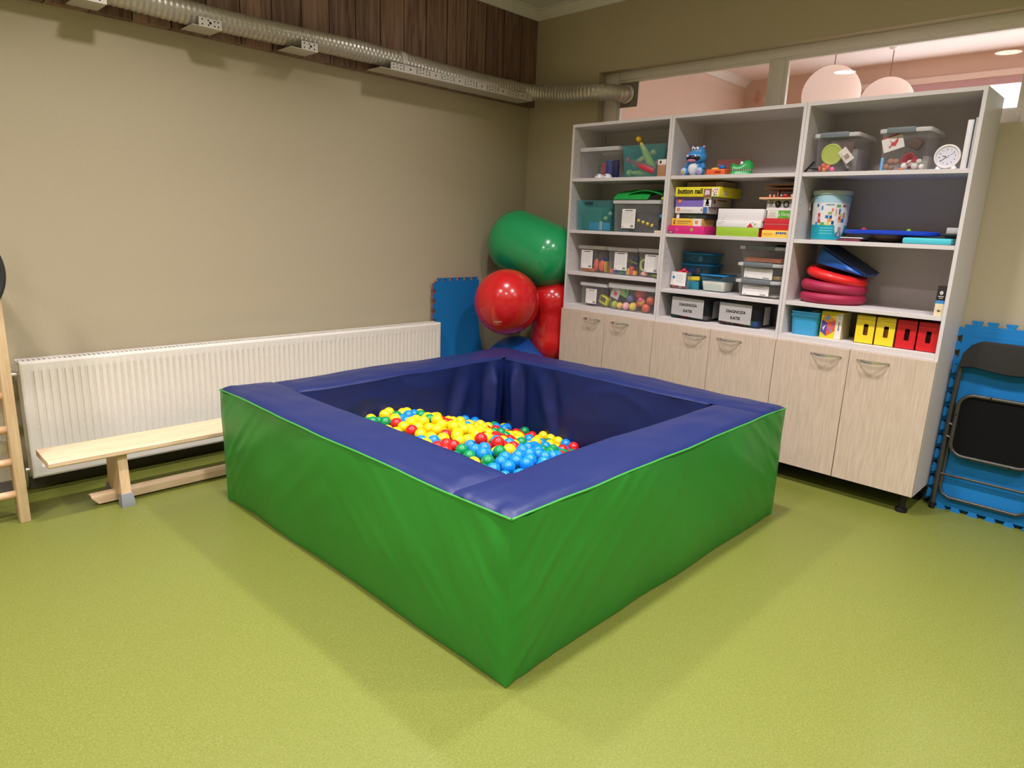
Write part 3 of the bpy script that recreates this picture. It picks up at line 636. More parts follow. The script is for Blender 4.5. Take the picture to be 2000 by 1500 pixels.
REST = 'Y-2676,-2509,389 B-2674,-2445,395 Y-2672,-2381,384 Y-2680,-2309,393 G-2676,-2245,382 R-2665,-2180,401 Y-2667,-2115,387 Y-2670,-2050,388 B-2670,-1977,389 B-2672,-1913,399 B-2670,-1848,402 Y-2669,-1782,390 R-2676,-1718,387 B-2671,-1646,391 B-2671,-1577,376 R-2671,-1510,387 B-2674,-1445,398 Y-2673,-1380,397 R-2665,-1319,375 Y-2678,-1255,398 B-2670,-1184,386 Y-2670,-1121,401 B-2614,-2480,385 B-2614,-2411,381 G-2614,-2340,390 Y-2613,-2272,399 Y-2609,-2208,385 B-2610,-2145,400 Y-2610,-2077,395 B-2608,-2013,384 G-2610,-1948,383 B-2609,-1883,389 Y-2615,-1818,385 G-2609,-1744,384 Y-2616,-1680,393 R-2614,-1616,399 Y-2615,-1548,393 B-2611,-1485,376 G-2612,-1420,381 Y-2610,-1353,385 R-2609,-1280,392 R-2614,-1217,377 Y-2614,-1152,377 Y-2553,-2517,384 Y-2559,-2446,383 Y-2554,-2382,376 B-2559,-2305,389 B-2556,-2241,401 R-2551,-2177,389 Y-2555,-2112,395 Y-2553,-2045,398 B-2554,-1979,398 Y-2553,-1914,401 Y-2555,-1846,386 Y-2557,-1782,394 B-2551,-1715,377 R-2554,-1654,399 R-2557,-1583,385 Y-2557,-1518,389 B-2554,-1454,400 B-2553,-1384,383 R-2552,-1319,380 B-2552,-1250,399 Y-2559,-1185,392 B-2552,-1110,377 B-2500,-2478,376 Y-2497,-2413,384 G-2498,-2348,375 B-2499,-2278,398 Y-2499,-2215,380 Y-2492,-2151,382 B-2499,-2078,384 Y-2497,-2014,389 Y-2494,-1949,387 Y-2497,-1883,391 Y-2494,-1818,393 B-2499,-1753,388 Y-2495,-1681,377 Y-2502,-1614,401 B-2499,-1547,394 B-2490,-1485,377 B-2500,-1421,387 Y-2496,-1355,395 R-2496,-1282,402 Y-2499,-1220,376 Y-2494,-1148,375 B-2433,-2513,388 B-2442,-2448,386 B-2436,-2380,400 B-2441,-2312,397 G-2439,-2246,384 B-2435,-2182,387 G-2441,-2107,391 G-2433,-2039,400 G-2437,-1977,379 G-2432,-1913,386 B-2437,-1844,375 R-2436,-1781,393 B-2445,-1722,367 Y-2439,-1585,388 G-2437,-1521,392 B-2432,-1446,377 Y-2436,-1381,381 Y-2439,-1317,391 G-2441,-1184,389 Y-2435,-1117,383 Y-2382,-2474,402 Y-2378,-2410,392 G-2384,-2342,389 Y-2381,-2278,380 G-2327,-2513,397 Y-2324,-2444,401 Y-2321,-2382,378 Y-2326,-2315,400 Y-2270,-2483,387 B-2260,-2418,391 Y-2265,-2349,382 B-2259,-2282,393 R-2200,-2515,394 G-2201,-2442,381 Y-2201,-2377,397 B-2202,-2312,403 B-2197,-2250,382 Y-2142,-2478,381 Y-2145,-2407,377 G-2144,-2345,396 R-2140,-2280,392 G-2086,-2516,378 Y-2089,-2441,371 B-2088,-2377,385 B-2083,-2314,373 Y-2036,-2475,353 Y-2024,-2411,355 Y-2025,-2346,356 R-2027,-2280,376 B-2024,-2219,351 Y-1965,-2507,350 B-1964,-2444,334 B-1969,-2376,343 Y-1968,-2307,357 Y-1966,-2245,337 R-1910,-2476,314 G-1907,-2413,329 Y-1908,-2341,316 R-1906,-2278,331 B-1909,-2213,324 Y-1859,-2517,314 B-1853,-2445,312 Y-1859,-2381,299 Y-1852,-2314,296 G-1850,-2250,310 Y-1853,-2179,318 Y-1861,-2112,300 G-1788,-2482,282 Y-1787,-2412,299 B-1790,-2343,274 G-1787,-2281,296 R-1798,-2215,286 Y-1790,-2151,296 B-1798,-2078,287 Y-1734,-2517,256 G-1740,-2438,258 B-1734,-2374,265 Y-1730,-2309,259 B-1730,-2243,270 Y-1739,-2179,264 G-1740,-2114,278 B-1729,-2050,270 Y-1683,-2477,267 Y-1682,-2407,243 B-1675,-2342,247 R-1673,-2274,264 Y-1680,-2213,241 Y-1678,-2149,252 B-1675,-2080,249 G-1672,-2015,242 R-1618,-2511,227 B-1614,-2439,220 Y-1615,-2376,236 B-1615,-2312,220 B-1614,-2240,244 G-1622,-2175,219 G-1621,-2117,248 B-1616,-2048,223 Y-1619,-1978,221 B-1563,-2479,213 Y-1555,-2412,219 Y-1561,-2347,216 Y-1555,-2283,209 Y-1564,-2213,213 Y-1560,-2148,217 Y-1567,-2085,203 B-1559,-2016,207 Y-1502,-2510,198 B-1501,-2445,199 G-1506,-2381,189 B-1500,-2308,186 B-1498,-2243,183 G-1501,-2174,186 Y-1497,-2110,194 Y-1504,-2046,189 G-1503,-1983,207 G-1446,-2477,181 Y-1442,-2409,183 Y-1442,-2347,164 G-1439,-2285,183 Y-1443,-2210,177 B-1445,-2145,174 B-1437,-2078,175 Y-1447,-2014,176 Y-1447,-1949,169 R-1447,-1874,175 Y-1391,-2506,149 B-1381,-2442,160 B-1386,-2378,172 Y-1381,-2316,151 R-1389,-2245,169 B-1382,-2181,168 Y-1379,-2113,154 Y-1386,-2049,148 B-1387,-1977,150 G-1389,-1915,170 R-1389,-1851,157 G-1321,-2482,148 G-1325,-2410,132 B-1321,-2345,130 G-1319,-2276,150 R-1332,-2214,133 Y-1326,-2152,151 B-1319,-2083,133 Y-1321,-2018,132 G-1334,-1942,134 B-1321,-1878,139 R-1324,-1814,141'
# ---------------------------------------------------------------- ball pit
PCX, PCY, PA, PH, PW, PYAW = -1.9795, -1.8102, 1.0155, 0.60, 0.272, 0.0138
pit_ = thing('ball_pit', 'square padded ball pit with green sides and navy rim in the middle of the floor', 'ball pit', (PCX, PCY, 0))
def nz(p, s, seed): return noise.noise(Vector((p[0] * s + seed, p[1] * s - seed, p[2] * s + 0.37 * seed)))
def PT(k, x, y, z, extra=(0, 0, 0)):
    """canonical wall coordinates (outer face at y=-a) -> world, wall k"""
    x, y = x + extra[0], y + extra[1]; z = z + extra[2]
    for _ in range(k): x, y = -y, x
    c, s = math.cos(PYAW), math.sin(PYAW)
    p = Vector((x, y, z)); q = Vector((PCX + c * x - s * y, PCY + s * x + c * y, z))
    e = min(1.0, z / 0.15)
    q += Vector((nz(p, 1.6, 3.1), nz(p, 1.6, 9.7), nz(p, 1.7, 5.3) * e)) * 0.012
    q += Vector((nz(p, 5, 1.1), nz(p, 5, 2.7), nz(p, 5, 7.3) * e)) * 0.0035
    return q
def crease(p, sc, seed):
    v = 1 - abs(noise.noise(Vector((p[0] * sc[0] + seed, p[1] * sc[1], p[2] * sc[2])))) * 3.2
    return max(0, v)
a, w, h = PA, PW, PH
for k in range(4):
    # top and inner face: one navy cover
    def top(s, t, k=k):
        x = -a + (2 * a - w) * s; tt = w * t
        u_ = s * (2 * a - w); inn = min(1.0, max(0.0, (u_ - w) / 0.02))
        dz = 0.008 * math.sin(PI * t) * min(1, u_ / 0.1) * min(1, (2 * a - w - u_) / 0.05) - 0.014 * math.exp(-tt / 0.010) - 0.012 * math.exp(-(w - tt) / 0.010) * inn
        dz -= 0.014 * math.exp(-u_ / 0.010) * (1 - math.exp(-tt / 0.010)) + 0.003 * math.exp(-(2 * a - w - u_) / 0.006) * (1 - math.exp(-tt / 0.010))
        if u_ < w: dz -= 0.003 * math.exp(-(w - tt) / 0.006) * (1 - math.exp(-u_ / 0.010))
        p = (x + k * 7, tt * 2, 0)
        fd = min(1, (2 * a - w - u_) / 0.05) * min(1, (w - tt) / 0.03) * min(1, tt / 0.02)
        dz += fd * (0.0045 * nz(p, 7, 4.2 + k) + 0.005 * crease(p, (3.0, 9.0, 1), 2.0 + k) * math.exp(-min(s, 1 - s) / 0.12))
        ex = 0.004 * math.sin(PI * t) * 0
        return PT(k, x, -a + tt, h, (0, 0, dz))
    pw = B().grid(top, 120, 16).obj('padded_wall', BLUEV, pit_, sharp=70)
    def outer(s, t, k=k):
        x = -a + 2 * a * s; z = 0.004 + (h - 0.016 - 0.004) * t
        e = math.exp(-min(s, 1 - s) * 2 * a / 0.30)
        dy = -0.014 * math.sin(PI * t) ** 0.8 + 0.012 * (1 - t) ** 6
        q = (x + 3 * k, 0, z)
        dy -= 0.018 * crease((x + 1.4 * (1 - z) * (1 if s < 0.5 else -1) + k * 5, 0, z * 0.6), (4.2, 1, 1.6), 1.7 + k) * (0.25 + 0.75 * e) * t * (1 - 0.5 * t)
        dy -= 0.006 * crease((x * 1.0 + 0.9 * (1 - z) * (1 if s < 0.5 else -1) + 2 * k, 0, z * 0.5), (9.0, 1, 3.0), 6.1 + k) * e
        dy -= 0.010 * nz(q, 2.6, 8.8 + k)
        sgn = 1 if s > 0.5 else -1
        dx = -sgn * 0.012 * e * (1 - abs(2 * t - 1)) * (math.exp(-min(s, 1 - s) * 2 * a / 0.03))
        if s in (0.0, 1.0): dy = 0.0; dx = 0
        fade = min(1.0, min(s, 1 - s) * 2 * a / 0.06)
        return PT(k, x, -a, z, (dx, dy * fade, 0))
    B().grid(outer, 150, 44).obj('outer_panel', GREENV, pw, sharp=70)
    pts = [PT(k, -a + 2 * a * i / 120, -a - 0.001, h - 0.014) for i in range(121)]
    B().tube(pts, 0.0042, 8).obj('lit_fold_edge', GREENLIT, pw)  # lighter green tube paints the light caught by the folded top edge
    def inner(s, t, k=k):
        L = 2 * (a - w); x = -(a - w) + L * s; z = 0.03 + (h - 0.012 - 0.03) * (1 - t)
        dy = 0.012 * math.sin(PI * t) + 0.010 * nz((x + k * 9, 0, z), 2.2, 3.3)
        d0 = None
        if k == 1: d0 = (1 - s) * L
        if k == 2: d0 = s * L
        dp = min(1.0, t / 0.25)
        if d0 is not None:
            dy += dp * (0.045 * math.exp(-((d0 - 0.10 - 0.05 * t) / 0.035) ** 2) - 0.02 * math.exp(-((d0 - 0.19) / 0.03) ** 2) + 0.030 * math.exp(-((d0 - 0.30 - 0.22 * t) / 0.05) ** 2) * (0.35 + 0.65 * t) - 0.015 * math.exp(-((d0 - 0.42 - 0.1 * t) / 0.04) ** 2))
        dy += 0.006 * crease((x + 4 * k, 0, z), (3, 1, 6), 5 + k) * (1 - t)
        fade = min(1.0, min(s, 1 - s) * L / 0.02)
        return PT(k, x, -a + w, z, (0, dy * fade, 0))
    B().grid(inner, 110, 30).obj('inner_panel', BLUEV, pw, sharp=70)
B().box(PCX - a + w, PCX + a - w, PCY - a + w, PCY + a - w, 0.0, 0.03).obj('floor_pad', BLUEV, pit_)
q = PT(1, -a + 0.03, -a, 0.53)
B().box(q.x - 0.004, q.x + 0.016, q.y - 0.001, q.y + 0.001, q.z - 0.032, q.z + 0.032).obj('fabric_tag', mat('grey_tag', (140, 138, 136), 0.8), pit_)

# balls
BC = {'Y': ('yellow', mat('ball_yellow', (240, 200, 20), 0.2, 0.5)), 'R': ('red', mat('ball_red', (205, 32, 30), 0.2, 0.5)), 'B': ('blue', mat('ball_blue', (14, 130, 214), 0.2, 0.5)), 'G': ('green', mat('ball_green', (10, 138, 78), 0.2, 0.5))}
PROTO = {}
def rd_balls(s):
    for q in s.split():
        c = q[0]; x, y, z = [int(v) / 1000 for v in q[1:].split(',')]; yield c, Vector((x, y, z))
for c, p in rd_balls(BALLS):
    nm, m = BC[c]
    if c not in PROTO:
        o = B().ball((0, 0, 0), 0.0325, seg=24, rings=14).obj('plastic_ball', m, origin=(0, 0, 0)); PROTO[c] = o
        tag(o, 'glossy %s plastic ball lying in the ball pit' % nm, 'ball', '%s balls in the ball pit' % nm)
    else:
        o = PROTO[c].copy(); COL.objects.link(o)
    o.location = p
b = B(); order = 'YRBG'
top = list(rd_balls(BALLS)) + list(rd_balls(REST))
for c, p in rd_balls(REST): b.ball(p, 0.0325, order.index(c), seg=12, rings=8)
# the bed of balls underneath
zz = 0.066; row = 0
while zz < 0.36:
    xx = PCX - a + w + 0.05 + (row % 2) * 0.033
    while xx < PCX + a - w - 0.05:
        yy = PCY - a + w + 0.05 + (row % 2) * 0.033
        while yy < PCY + a - w - 0.05:
            zs = 0.13 + 0.27 * max(0, min(1, (-xx - 1.26) / 0.85))
            if zz < zs - 0.058 and zz > zs - 0.17 and min((t[1] - Vector((xx, yy, zz))).length for t in top) > 0.060:
                b.ball((xx, yy, zz), 0.032, random.randrange(4), seg=10, rings=6)
            yy += 0.068
        xx += 0.068
    zz += 0.055; row += 1
ob = b.obj('plastic_balls', [BC[c][1] for c in order], origin=(PCX, PCY, 0.03)); ob['kind'] = 'stuff'
tag(ob, 'deeper bed of mixed coloured balls under the top layer in the pit', 'balls')

# ---------------------------------------------------------------- cabinets
CY = [-0.8097, -1.635, -2.4867, -3.3268]
CF, CB, CT = -0.385, -0.008, 2.168
SH = [(1.797, 1.432, 1.128), (1.799, 1.434, 1.072), (1.798, 1.432, 1.078)]
BT = 0.884
names = ['tall white cabinet with shelves and beige doors, next to the exercise balls', 'tall white cabinet with shelves and beige doors, middle of the three', 'tall white cabinet with shelves and beige doors, next to the folding chair']
SHB = B
for i in range(3):
    y0, y1 = CY[i] - 0.0008, CY[i + 1] + 0.0008
    t = thing('shelf_cabinet', names[i], 'cabinet', (CF, (y0 + y1) / 2, 0), 'tall cabinets along the right wall')
    for side, (p0, p1) in enumerate(((y0, y0 - 0.018), (y1 + 0.018, y1))):
        b = B(); b.box(CF, CB, p0, p1, 0.11, CT, bev=0.0008, seg=1)
        inn = p1 if side == 0 else p0; n = -1 if side == 0 else 1
        for xx in (-0.352, -0.06):
            z = 0.95
            while z < 2.12:
                if all(abs(z - q) > 0.03 for q in SH[i]): b.lathe([(0.0028, 0), (0.0028, 0.0006)], (xx, inn - (0 if n < 0 else 0), z), (0, n, 0), 8, 1)
                z += 0.048
        b.obj('side_panel', [WHITE, HOLE], t)
    B().box(CF, CB, y0 - 0.018, y1 + 0.018, CT - 0.020, CT, bev=0.0008, seg=1).obj('top_panel', WHITE, t)
    B().box(CF, CB, y0 - 0.018, y1 + 0.018, BT - 0.034, BT, bev=0.0008, seg=1).obj('middle_panel', WHITE, t)
    B().box(CF, CB, y0 - 0.018, y1 + 0.018, 0.11, 0.128).obj('bottom_panel', WHITE, t)
    B().box(CB - 0.004, CB - 0.001, y0 - 0.018, y1 + 0.018, 0.128, CT - 0.02).obj('back_panel', BACKP, t)
    for z in SH[i]: B().box(CF + 0.004, CB - 0.004, y0 - 0.0185, y1 + 0.0185, z - 0.022, z, bev=0.0008, seg=1).obj('shelf', WHITE, t)
    ym = (y0 + y1) / 2
    for d, (d0, d1) in enumerate(((y0 - 0.001, ym + 0.0018), (ym - 0.0018, y1 + 0.001))):
        dr = B().box(CF - 0.0195, CF - 0.0012, d0, d1, 0.11, 0.850, bev=0.001, seg=1).obj('door', DOOR, t)
        h0, h1 = ((-1.032, -1.184), (-1.281, -1.431), (-1.870, -2.029), (-2.115, -2.273), (-2.702, -2.865), (-2.953, -3.110))[i * 2 + d]
        pts = []
        for k in range(17):
            s = k / 16; y = h0 + (h1 - h0) * s
            pts.append((CF - 0.0205 - 0.042 * math.sin(PI * s) ** 0.8, y, 0.803))
        b = B()
        L = []
        for k, p in enumerate(pts):
            hw = 0.0045 + 0.004 * math.sin(PI * k / 16)
            L.append([(p[0] - 0.0025, p[1], p[2] - hw), (p[0] - 0.0035, p[1], p[2]), (p[0] - 0.0025, p[1], p[2] + hw), (p[0] + 0.0015, p[1], p[2] + hw), (p[0] + 0.0015, p[1], p[2] - hw)])
        b.loft(L); b.lathe([(0.005, 0), (0.005, -0.006)], (CF - 0.0195, h0, 0.803), (1, 0, 0), 10); b.lathe([(0.005, 0), (0.005, -0.006)], (CF - 0.0195, h1, 0.803), (1, 0, 0), 10)
        b.obj('handle', CHROME, dr)
    for xx in (-0.345, -0.06):
        for yy in (y0 - 0.052, y1 + 0.052):
            B().lathe([(0.030, 0), (0.030, 0.018), (0.017, 0.024), (0.016, 0.098), (0.028, 0.102), (0.028, 0.11)], (xx, yy, 0.0), seg=18).obj('leg', BLACKP, t)
# ---------------------------------------------------------------- things on the shelves
def shell(b, x0, x1, y0, y1, z0, z1, taper=0.012, r=0.018, th=0.0022, mi=0, flare=0.004, n=4):
    """open thin-walled tub; x0 is the front"""
    cx, cy, w, d = (x0 + x1) / 2, (y0 + y1) / 2, abs(x1 - x0), abs(y1 - y0)
    ring = lambda k, z: rrect(cx, cy, w - k, d - k, r, z, n)
    b.loft([ring(2 * taper + 0.004, z0), ring(2 * taper, z0 + 0.003), ring(2 * flare, z1 - 0.010), ring(2 * flare - 0.006, z1 - 0.009), ring(2 * flare - 0.006, z1), ring(2 * flare + 2 * th, z1), ring(2 * taper + 2 * th, z0 + 0.0045)], mi)
def tub(name, label, x0, dep, y0, y1, z0, z1, mt, lid=None, lidh=0.014, taper=0.010, group=None, cat='box', over=0.003, bar=None):
    x1 = min(x0 + dep, -0.016)
    t = thing(name, label, cat, ((x0 + x1) / 2, (y0 + y1) / 2, z0), group)
    b = B(); zt = z1 - (lidh * 0.6 if lid else 0); shell(b, x0, x1, y0, y1, z0, zt, taper); b.obj('body', mt, t)
    if lid:
        cx, cy, w, d = (x0 + x1) / 2, (y0 + y1) / 2, abs(x1 - x0), abs(y1 - y0)
        R = lambda k, z: rrect(cx, cy, w + k, d + k, 0.02, z)
        b = B(); b.loft([R(2 * over, z1 - lidh), R(2 * over + 0.004, z1 - lidh * 0.5), R(2 * over, z1 - 0.002), R(-0.01, z1), R(-0.03, z1 - 0.003)], cap0=False)
        b.obj('lid', lid, t)
    if bar:
        k0, k1 = y0 + (y1 - y0) * bar[0], y0 + (y1 - y0) * bar[1]
        b = B(); b.box(x0 - over - 0.007, x0 + 0.012, k0, k1, z1 - lidh * 1.15, z1 + 0.003, bev=0.003); b.obj('clasp', GLIDG, t)
    return t
def sticker(t, x, y0, y1, z0, z1, lines=7, bar=True, name='paper_label', head=True, mt=PAPER, skew=0.0):
    """printed paper on a face looking toward -x; y0 is the left edge seen from the room"""
    b = B(); W, H = y0 - y1, z1 - z0
    b.loft([[(x, y0, z0), (x, y1, z0 - skew), (x, y1, z1 - skew), (x, y0, z1)], [(x - 0.0006, y0, z0), (x - 0.0006, y1, z0 - skew), (x - 0.0006, y1, z1 - skew), (x - 0.0006, y0, z1)]])
    def bar_(u0, u1, v0, v1, mi):
        b.box(x - 0.0010, x - 0.0006, y0 - u0 * W, y0 - u1 * W, z0 + v0 * H - skew * (u0 + u1) / 2, z0 + v1 * H - skew * (u0 + u1) / 2, mi)
    if head: bar_(0.22, 0.78, 0.90, 0.935, 2)
    for k in range(lines):
        v = 0.84 - k * 0.62 / max(lines, 1)
        for u0, u1 in ((0.1, 0.3), (0.34, 0.56), (0.6, 0.86)): bar_(u0, u1 - random.uniform(0, 0.08), v - 0.008, v + 0.004, 1)
    if bar:
        u = 0.68
        while u < 0.9: bar_(u, u + 0.018, 0.05, 0.17, 2); u += 0.032
        bar_(0.07, 0.13, 0.05, 0.09, 2)
    return b.obj(name, [mt, PRINT, INK], t)
def patch(t, x, y0, y1, z0, z1, mt, name='printed_panel', th=0.0005):
    return B().box(x - th, x, y0, y1, z0, z1).obj(name, mt, t)
def blob(name, label, cat, c, r, mt, group=None, seg=16):
    return tag(B().ball(c, r, seg=seg, rings=10).obj(name, mt, origin=(c[0], c[1], c[2] - (r if not hasattr(r, '__len__') else r[2]))), label, cat, group)
def block(name, label, cat, x0, x1, y0, y1, z0, z1, mt, group=None, bev=0.002, rot=0.0, tilt=(0, 0, 0)):
    b = B(); cx, cy = (x0 + x1) / 2, (y0 + y1) / 2
    b.M = Matrix.Translation((cx, cy, (z0 + z1) / 2)) @ Euler((tilt[0], tilt[1], tilt[2] + rot)).to_matrix().to_4x4()
    w, d, hh = abs(x1 - x0) / 2, abs(y1 - y0) / 2, abs(z1 - z0) / 2
    b.box(-w, w, -d, d, -hh, hh, bev=bev)
    return tag(b.obj(name, mt, origin=(cx, cy, min(z0, z1))), label, cat, group)

# ============ cabinet 1 (left) ============
A1, B1, C1 = SH[0]; A2, B2, C2 = SH[1]; A3, B3, C3 = SH[2]
tub('storage_bin', 'tall clear lidded bin holding stacks of discs, top shelf of left cabinet', -0.318, 0.27, -0.835, -1.176, A1, 2.014, CLEAR, CLEARLID, 0.028, 0.012)
for nm, c, y, x, hh in (('green', (30, 96, 66), -0.975, -0.24, 0.108), ('red', (176, 44, 54), -1.030, -0.27, 0.105), ('blue', (48, 66, 150), -1.086, -0.285, 0.118), ('dark navy', (36, 40, 92), -1.142, -0.285, 0.122)):
    prof = []; n = 9
    for k in range(n):
        z = k * hh / n; prof += [(0.024, z + 0.001), (0.0265, z + 0.003), (0.0265, z + hh / n - 0.003), (0.024, z + hh / n - 0.001)]
    tag(B().lathe(prof, (x, y, A1 + 0.005), seg=20).obj('disc_stack', pm(c), origin=(x, y, A1 + 0.005)), 'stack of %s discs inside the tall clear bin' % nm, 'disc stack')
for y, lb in ((-1.052, 'left one of two white rounded toys at the shelf edge under the clear bin'), (-1.122, 'right one of two white rounded toys at the shelf edge under the clear bin')):
    t = thing('rounded_toy', lb, 'toy', (-0.350, y, A1), 'white rounded toys')
    prof = [(0.034 * math.cos(a * PI / 20), 0.030 * math.sin(a * PI / 20)) for a in range(0, 10)]
    B().lathe(prof, (-0.350, y, A1), seg=22).obj('body', pm((226, 228, 236)), t)
    b = B(); b.ball((-0.379, y, A1 + 0.015), 0.005, seg=10, rings=6); b.obj('eye', INK, t)
tub('storage_tub', 'open teal plastic tub full of skittles, top shelf of left cabinet', -0.312, 0.25, -1.192, -1.562, A1, 2.012, TEAL, taper=0.022)
def skittle(label, base, head, c, ch, Ls=0.205, R=0.027):
    base, head = Vector(base), Vector(head); ax = (head - base).normalized(); L = (head - base).length
    t = thing('skittle', label, 'skittle', base, 'bowling skittles in the teal tub')
    P = [(0.80, 0.0), (0.92, 0.03), (1.0, 0.22), (0.98, 0.40), (0.72, 0.62), (0.46, 0.78), (0.42, 0.82)]
    B().lathe([(R * a, L * k) for a, k in P], base, ax, 22).obj('body', pm(c, 0.45), t)
    B().ball(head - ax * R * 0.55, R * 0.80, seg=18).obj('head', pm(ch, 0.4), t)
YS, OS, RS = (214, 204, 84), (244, 190, 40), (206, 52, 70)
skittle('yellow skittle leaning out of the teal tub with its orange-yellow head up', (-0.250, -1.436, 1.845), (-0.262, -1.296, 2.070), YS, OS)
skittle('red skittle lying across the front of the teal tub', (-0.272, -1.462, 1.838), (-0.276, -1.220, 1.925), RS, RS)
skittle('red skittle at the back of the teal tub, right side', (-0.150, -1.330, 1.875), (-0.120, -1.520, 1.945), RS, RS)
skittle('yellow skittle at the back of the teal tub behind the red one', (-0.185, -1.225, 1.885), (-0.165, -1.380, 1.985), YS, YS)
skittle('yellow skittle at the bottom left of the teal tub', (-0.215, -1.420, 1.832), (-0.275, -1.236, 1.835), YS, YS)
cb = thing('small_carton', 'small brown carton with white lid beside the teal tub of skittles', 'box', (-0.355, -1.575, A1))
B().box(-0.374, -0.325, -1.545, -1.606, A1, A1 + 0.072, bev=0.001).obj('base', card((172, 128, 92)), cb)
c = B().box(-0.375, -0.324, -1.544, -1.607, A1 + 0.072, A1 + 0.106, bev=0.001).obj('lid', card((226, 220, 210)), cb)
B().box(-0.3762, -0.375, -1.560, -1.572, A1 + 0.082, A1 + 0.098).obj('printed_mark', INK, cb)

t = tub('storage_box', 'open teal plastic box with card packs inside, second shelf of left cabinet', -0.335, 0.27, -0.836, -1.166, B1, 1.646, TEAL, taper=0.014)
B().box(-0.3395, -0.334, -0.925, -0.995, 1.620, 1.634, bev=0.002).obj('grip_slot', mat('dark_teal', (14, 60, 66), 0.6), t)
block('card_pack', 'dark green card pack standing in the teal box', 'card pack', -0.285, -0.10, -0.885, -1.04, B1 + 0.005, B1 + 0.165, card((58, 116, 96)))
block('card_pack', 'blue and white pack lying low in the front of the teal box', 'card pack', -0.300, -0.288, -0.945, -1.130, B1 + 0.005, B1 + 0.060, card((60, 150, 216)))
block('card_pack', 'pale strip standing in front of the blue pack in the teal box', 'card pack', -0.309, -0.3015, -1.045, -1.070, B1 + 0.005, B1 + 0.068, card((226, 214, 196)))
blob('small_ball', 'small pale green ball in the teal box', 'ball', (-0.27, -1.045 - 0.025, B1 + 0.090), 0.016, pm((196, 214, 130)))
blob('small_ball', 'small whitish ball next to the pale green ball in the teal box', 'ball', (-0.27, -1.110, B1 + 0.125), 0.014, pm((214, 222, 200)))

t = tub('storage_box', 'clear lidded box with black trays inside under the green foam, left cabinet', -0.342, 0.29, -1.178, -1.578, B1, 1.648, FROST, CLEARLID, 0.024, 0.012)
sticker(t, -0.3425, -1.266, -1.378, 1.458, 1.588)
for z, lb in ((1.47, 'lower curved black tray inside the clear box'), (1.535, 'upper curved black tray inside the clear box')):
    b = B()
    b.grid(lambda s, q, z=z: (-0.318 + 0.22 * q, -1.22 - 0.33 * s, z + 0.045 * math.sin(PI * (0.35 + 0.6 * s)) - 0.01), 16, 4)
    b.grid(lambda s, q, z=z: (-0.318, -1.22 - 0.33 * s, z + 0.045 * math.sin(PI * (0.35 + 0.6 * s)) - 0.01 - 0.055 * q), 16, 3)
    b.grid(lambda s, q, z=z: (-0.098, -1.22 - 0.33 * s, z + 0.045 * math.sin(PI * (0.35 + 0.6 * s)) - 0.01 - 0.055 * q), 16, 3)
    tag(b.obj('toy_tray', pm((44, 44, 50)), origin=(-0.2, -1.38, z - 0.06)), lb, 'tray')
for k in range(4):
    blob('yellow_bead', 'small yellow bead on the lower black tray in the clear box, %s from the label' % ('first', 'second', 'third', 'fourth')[k], 'bead', (-0.326, -1.397 - k * 0.037, 1.512 - k * 0.010), 0.012, pm((222, 200, 70)), 'yellow beads on the black tray', 12)
FGR = mat('green_foam_sheet', (28, 150, 62), 0.7, 0.25)
def foam(label, y0, y1, x0, x1, zf, slot=None):
    b = B()
    nu, nv = 24, 14
    b.grid(lambda s, q: (x0 + (x1 - x0) * q, y0 + (y1 - y0) * s, zf(s, q)), nu, nv)
    b.grid(lambda s, q: (x0 + (x1 - x0) * q, y0 + (y1 - y0) * s, zf(s, q) + 0.006), nu, nv)
    b.grid(lambda s, q: (x0, y0 + (y1 - y0) * s, zf(s, 0) + 0.006 * q), nu, 1)
    b.grid(lambda s, q: (x0 + (x1 - x0) * s, y1, zf(1, s) + 0.006 * q), nv, 1)
    for k in range(7):
        for j in range(3):
            s = 0.1 + 0.13 * k; q = 0.12 + 0.3 * j
            b.lathe([(0.004, 0), (0.004, 0.0004)], (x0 + (x1 - x0) * q, y0 + (y1 - y0) * s, zf(s, q) + 0.0061), (0, 0, 1), 8, 1)
    if slot: b.box(x0 - 0.001, x0 + 0.006, slot[0], slot[1], slot[2], slot[3], 1)
    tag(b.obj('foam_sheet', [FGR, HOLE], origin=(x0, y0, 1.648)), label, 'foam sheet', 'green foam sheets')
foam('green perforated foam sheet curling down over the front of the clear box', -1.188, -1.47, -0.350, -0.08, lambda s, q: 1.651 + (0.036 + 0.034 * math.sin(PI * min(1, 0.15 + s * 0.7))) * math.sin(PI / 2 * min(1, q / 0.34)) * (1 - 0.25 * q))
foam('green foam sheet curling up on top of the clear box, right of the other sheet', -1.30, -1.575, -0.335, -0.05, lambda s, q: 1.668 + 0.052 * math.sin(PI * (0.12 + s * 0.8)) * (0.75 + 0.25 * q))
block('toy_peg', 'yellow-green peg beside the clear box under the green foam', 'peg', -0.366, -0.336, -1.586, -1.612, 1.648, 1.668, pm((190, 206, 60)), bev=0.006)
block('toy_peg', 'small blue peg beside the clear box, left cabinet', 'peg', -0.366, -0.346, -1.584, -1.612, 1.535, 1.553, pm((60, 150, 216)), bev=0.006)
block('wooden_block', 'small pale wooden block at the right front corner of the second shelf', 'block', -0.376, -0.346, -1.560, -1.612, B1, B1 + 0.018, card((224, 204, 176)))

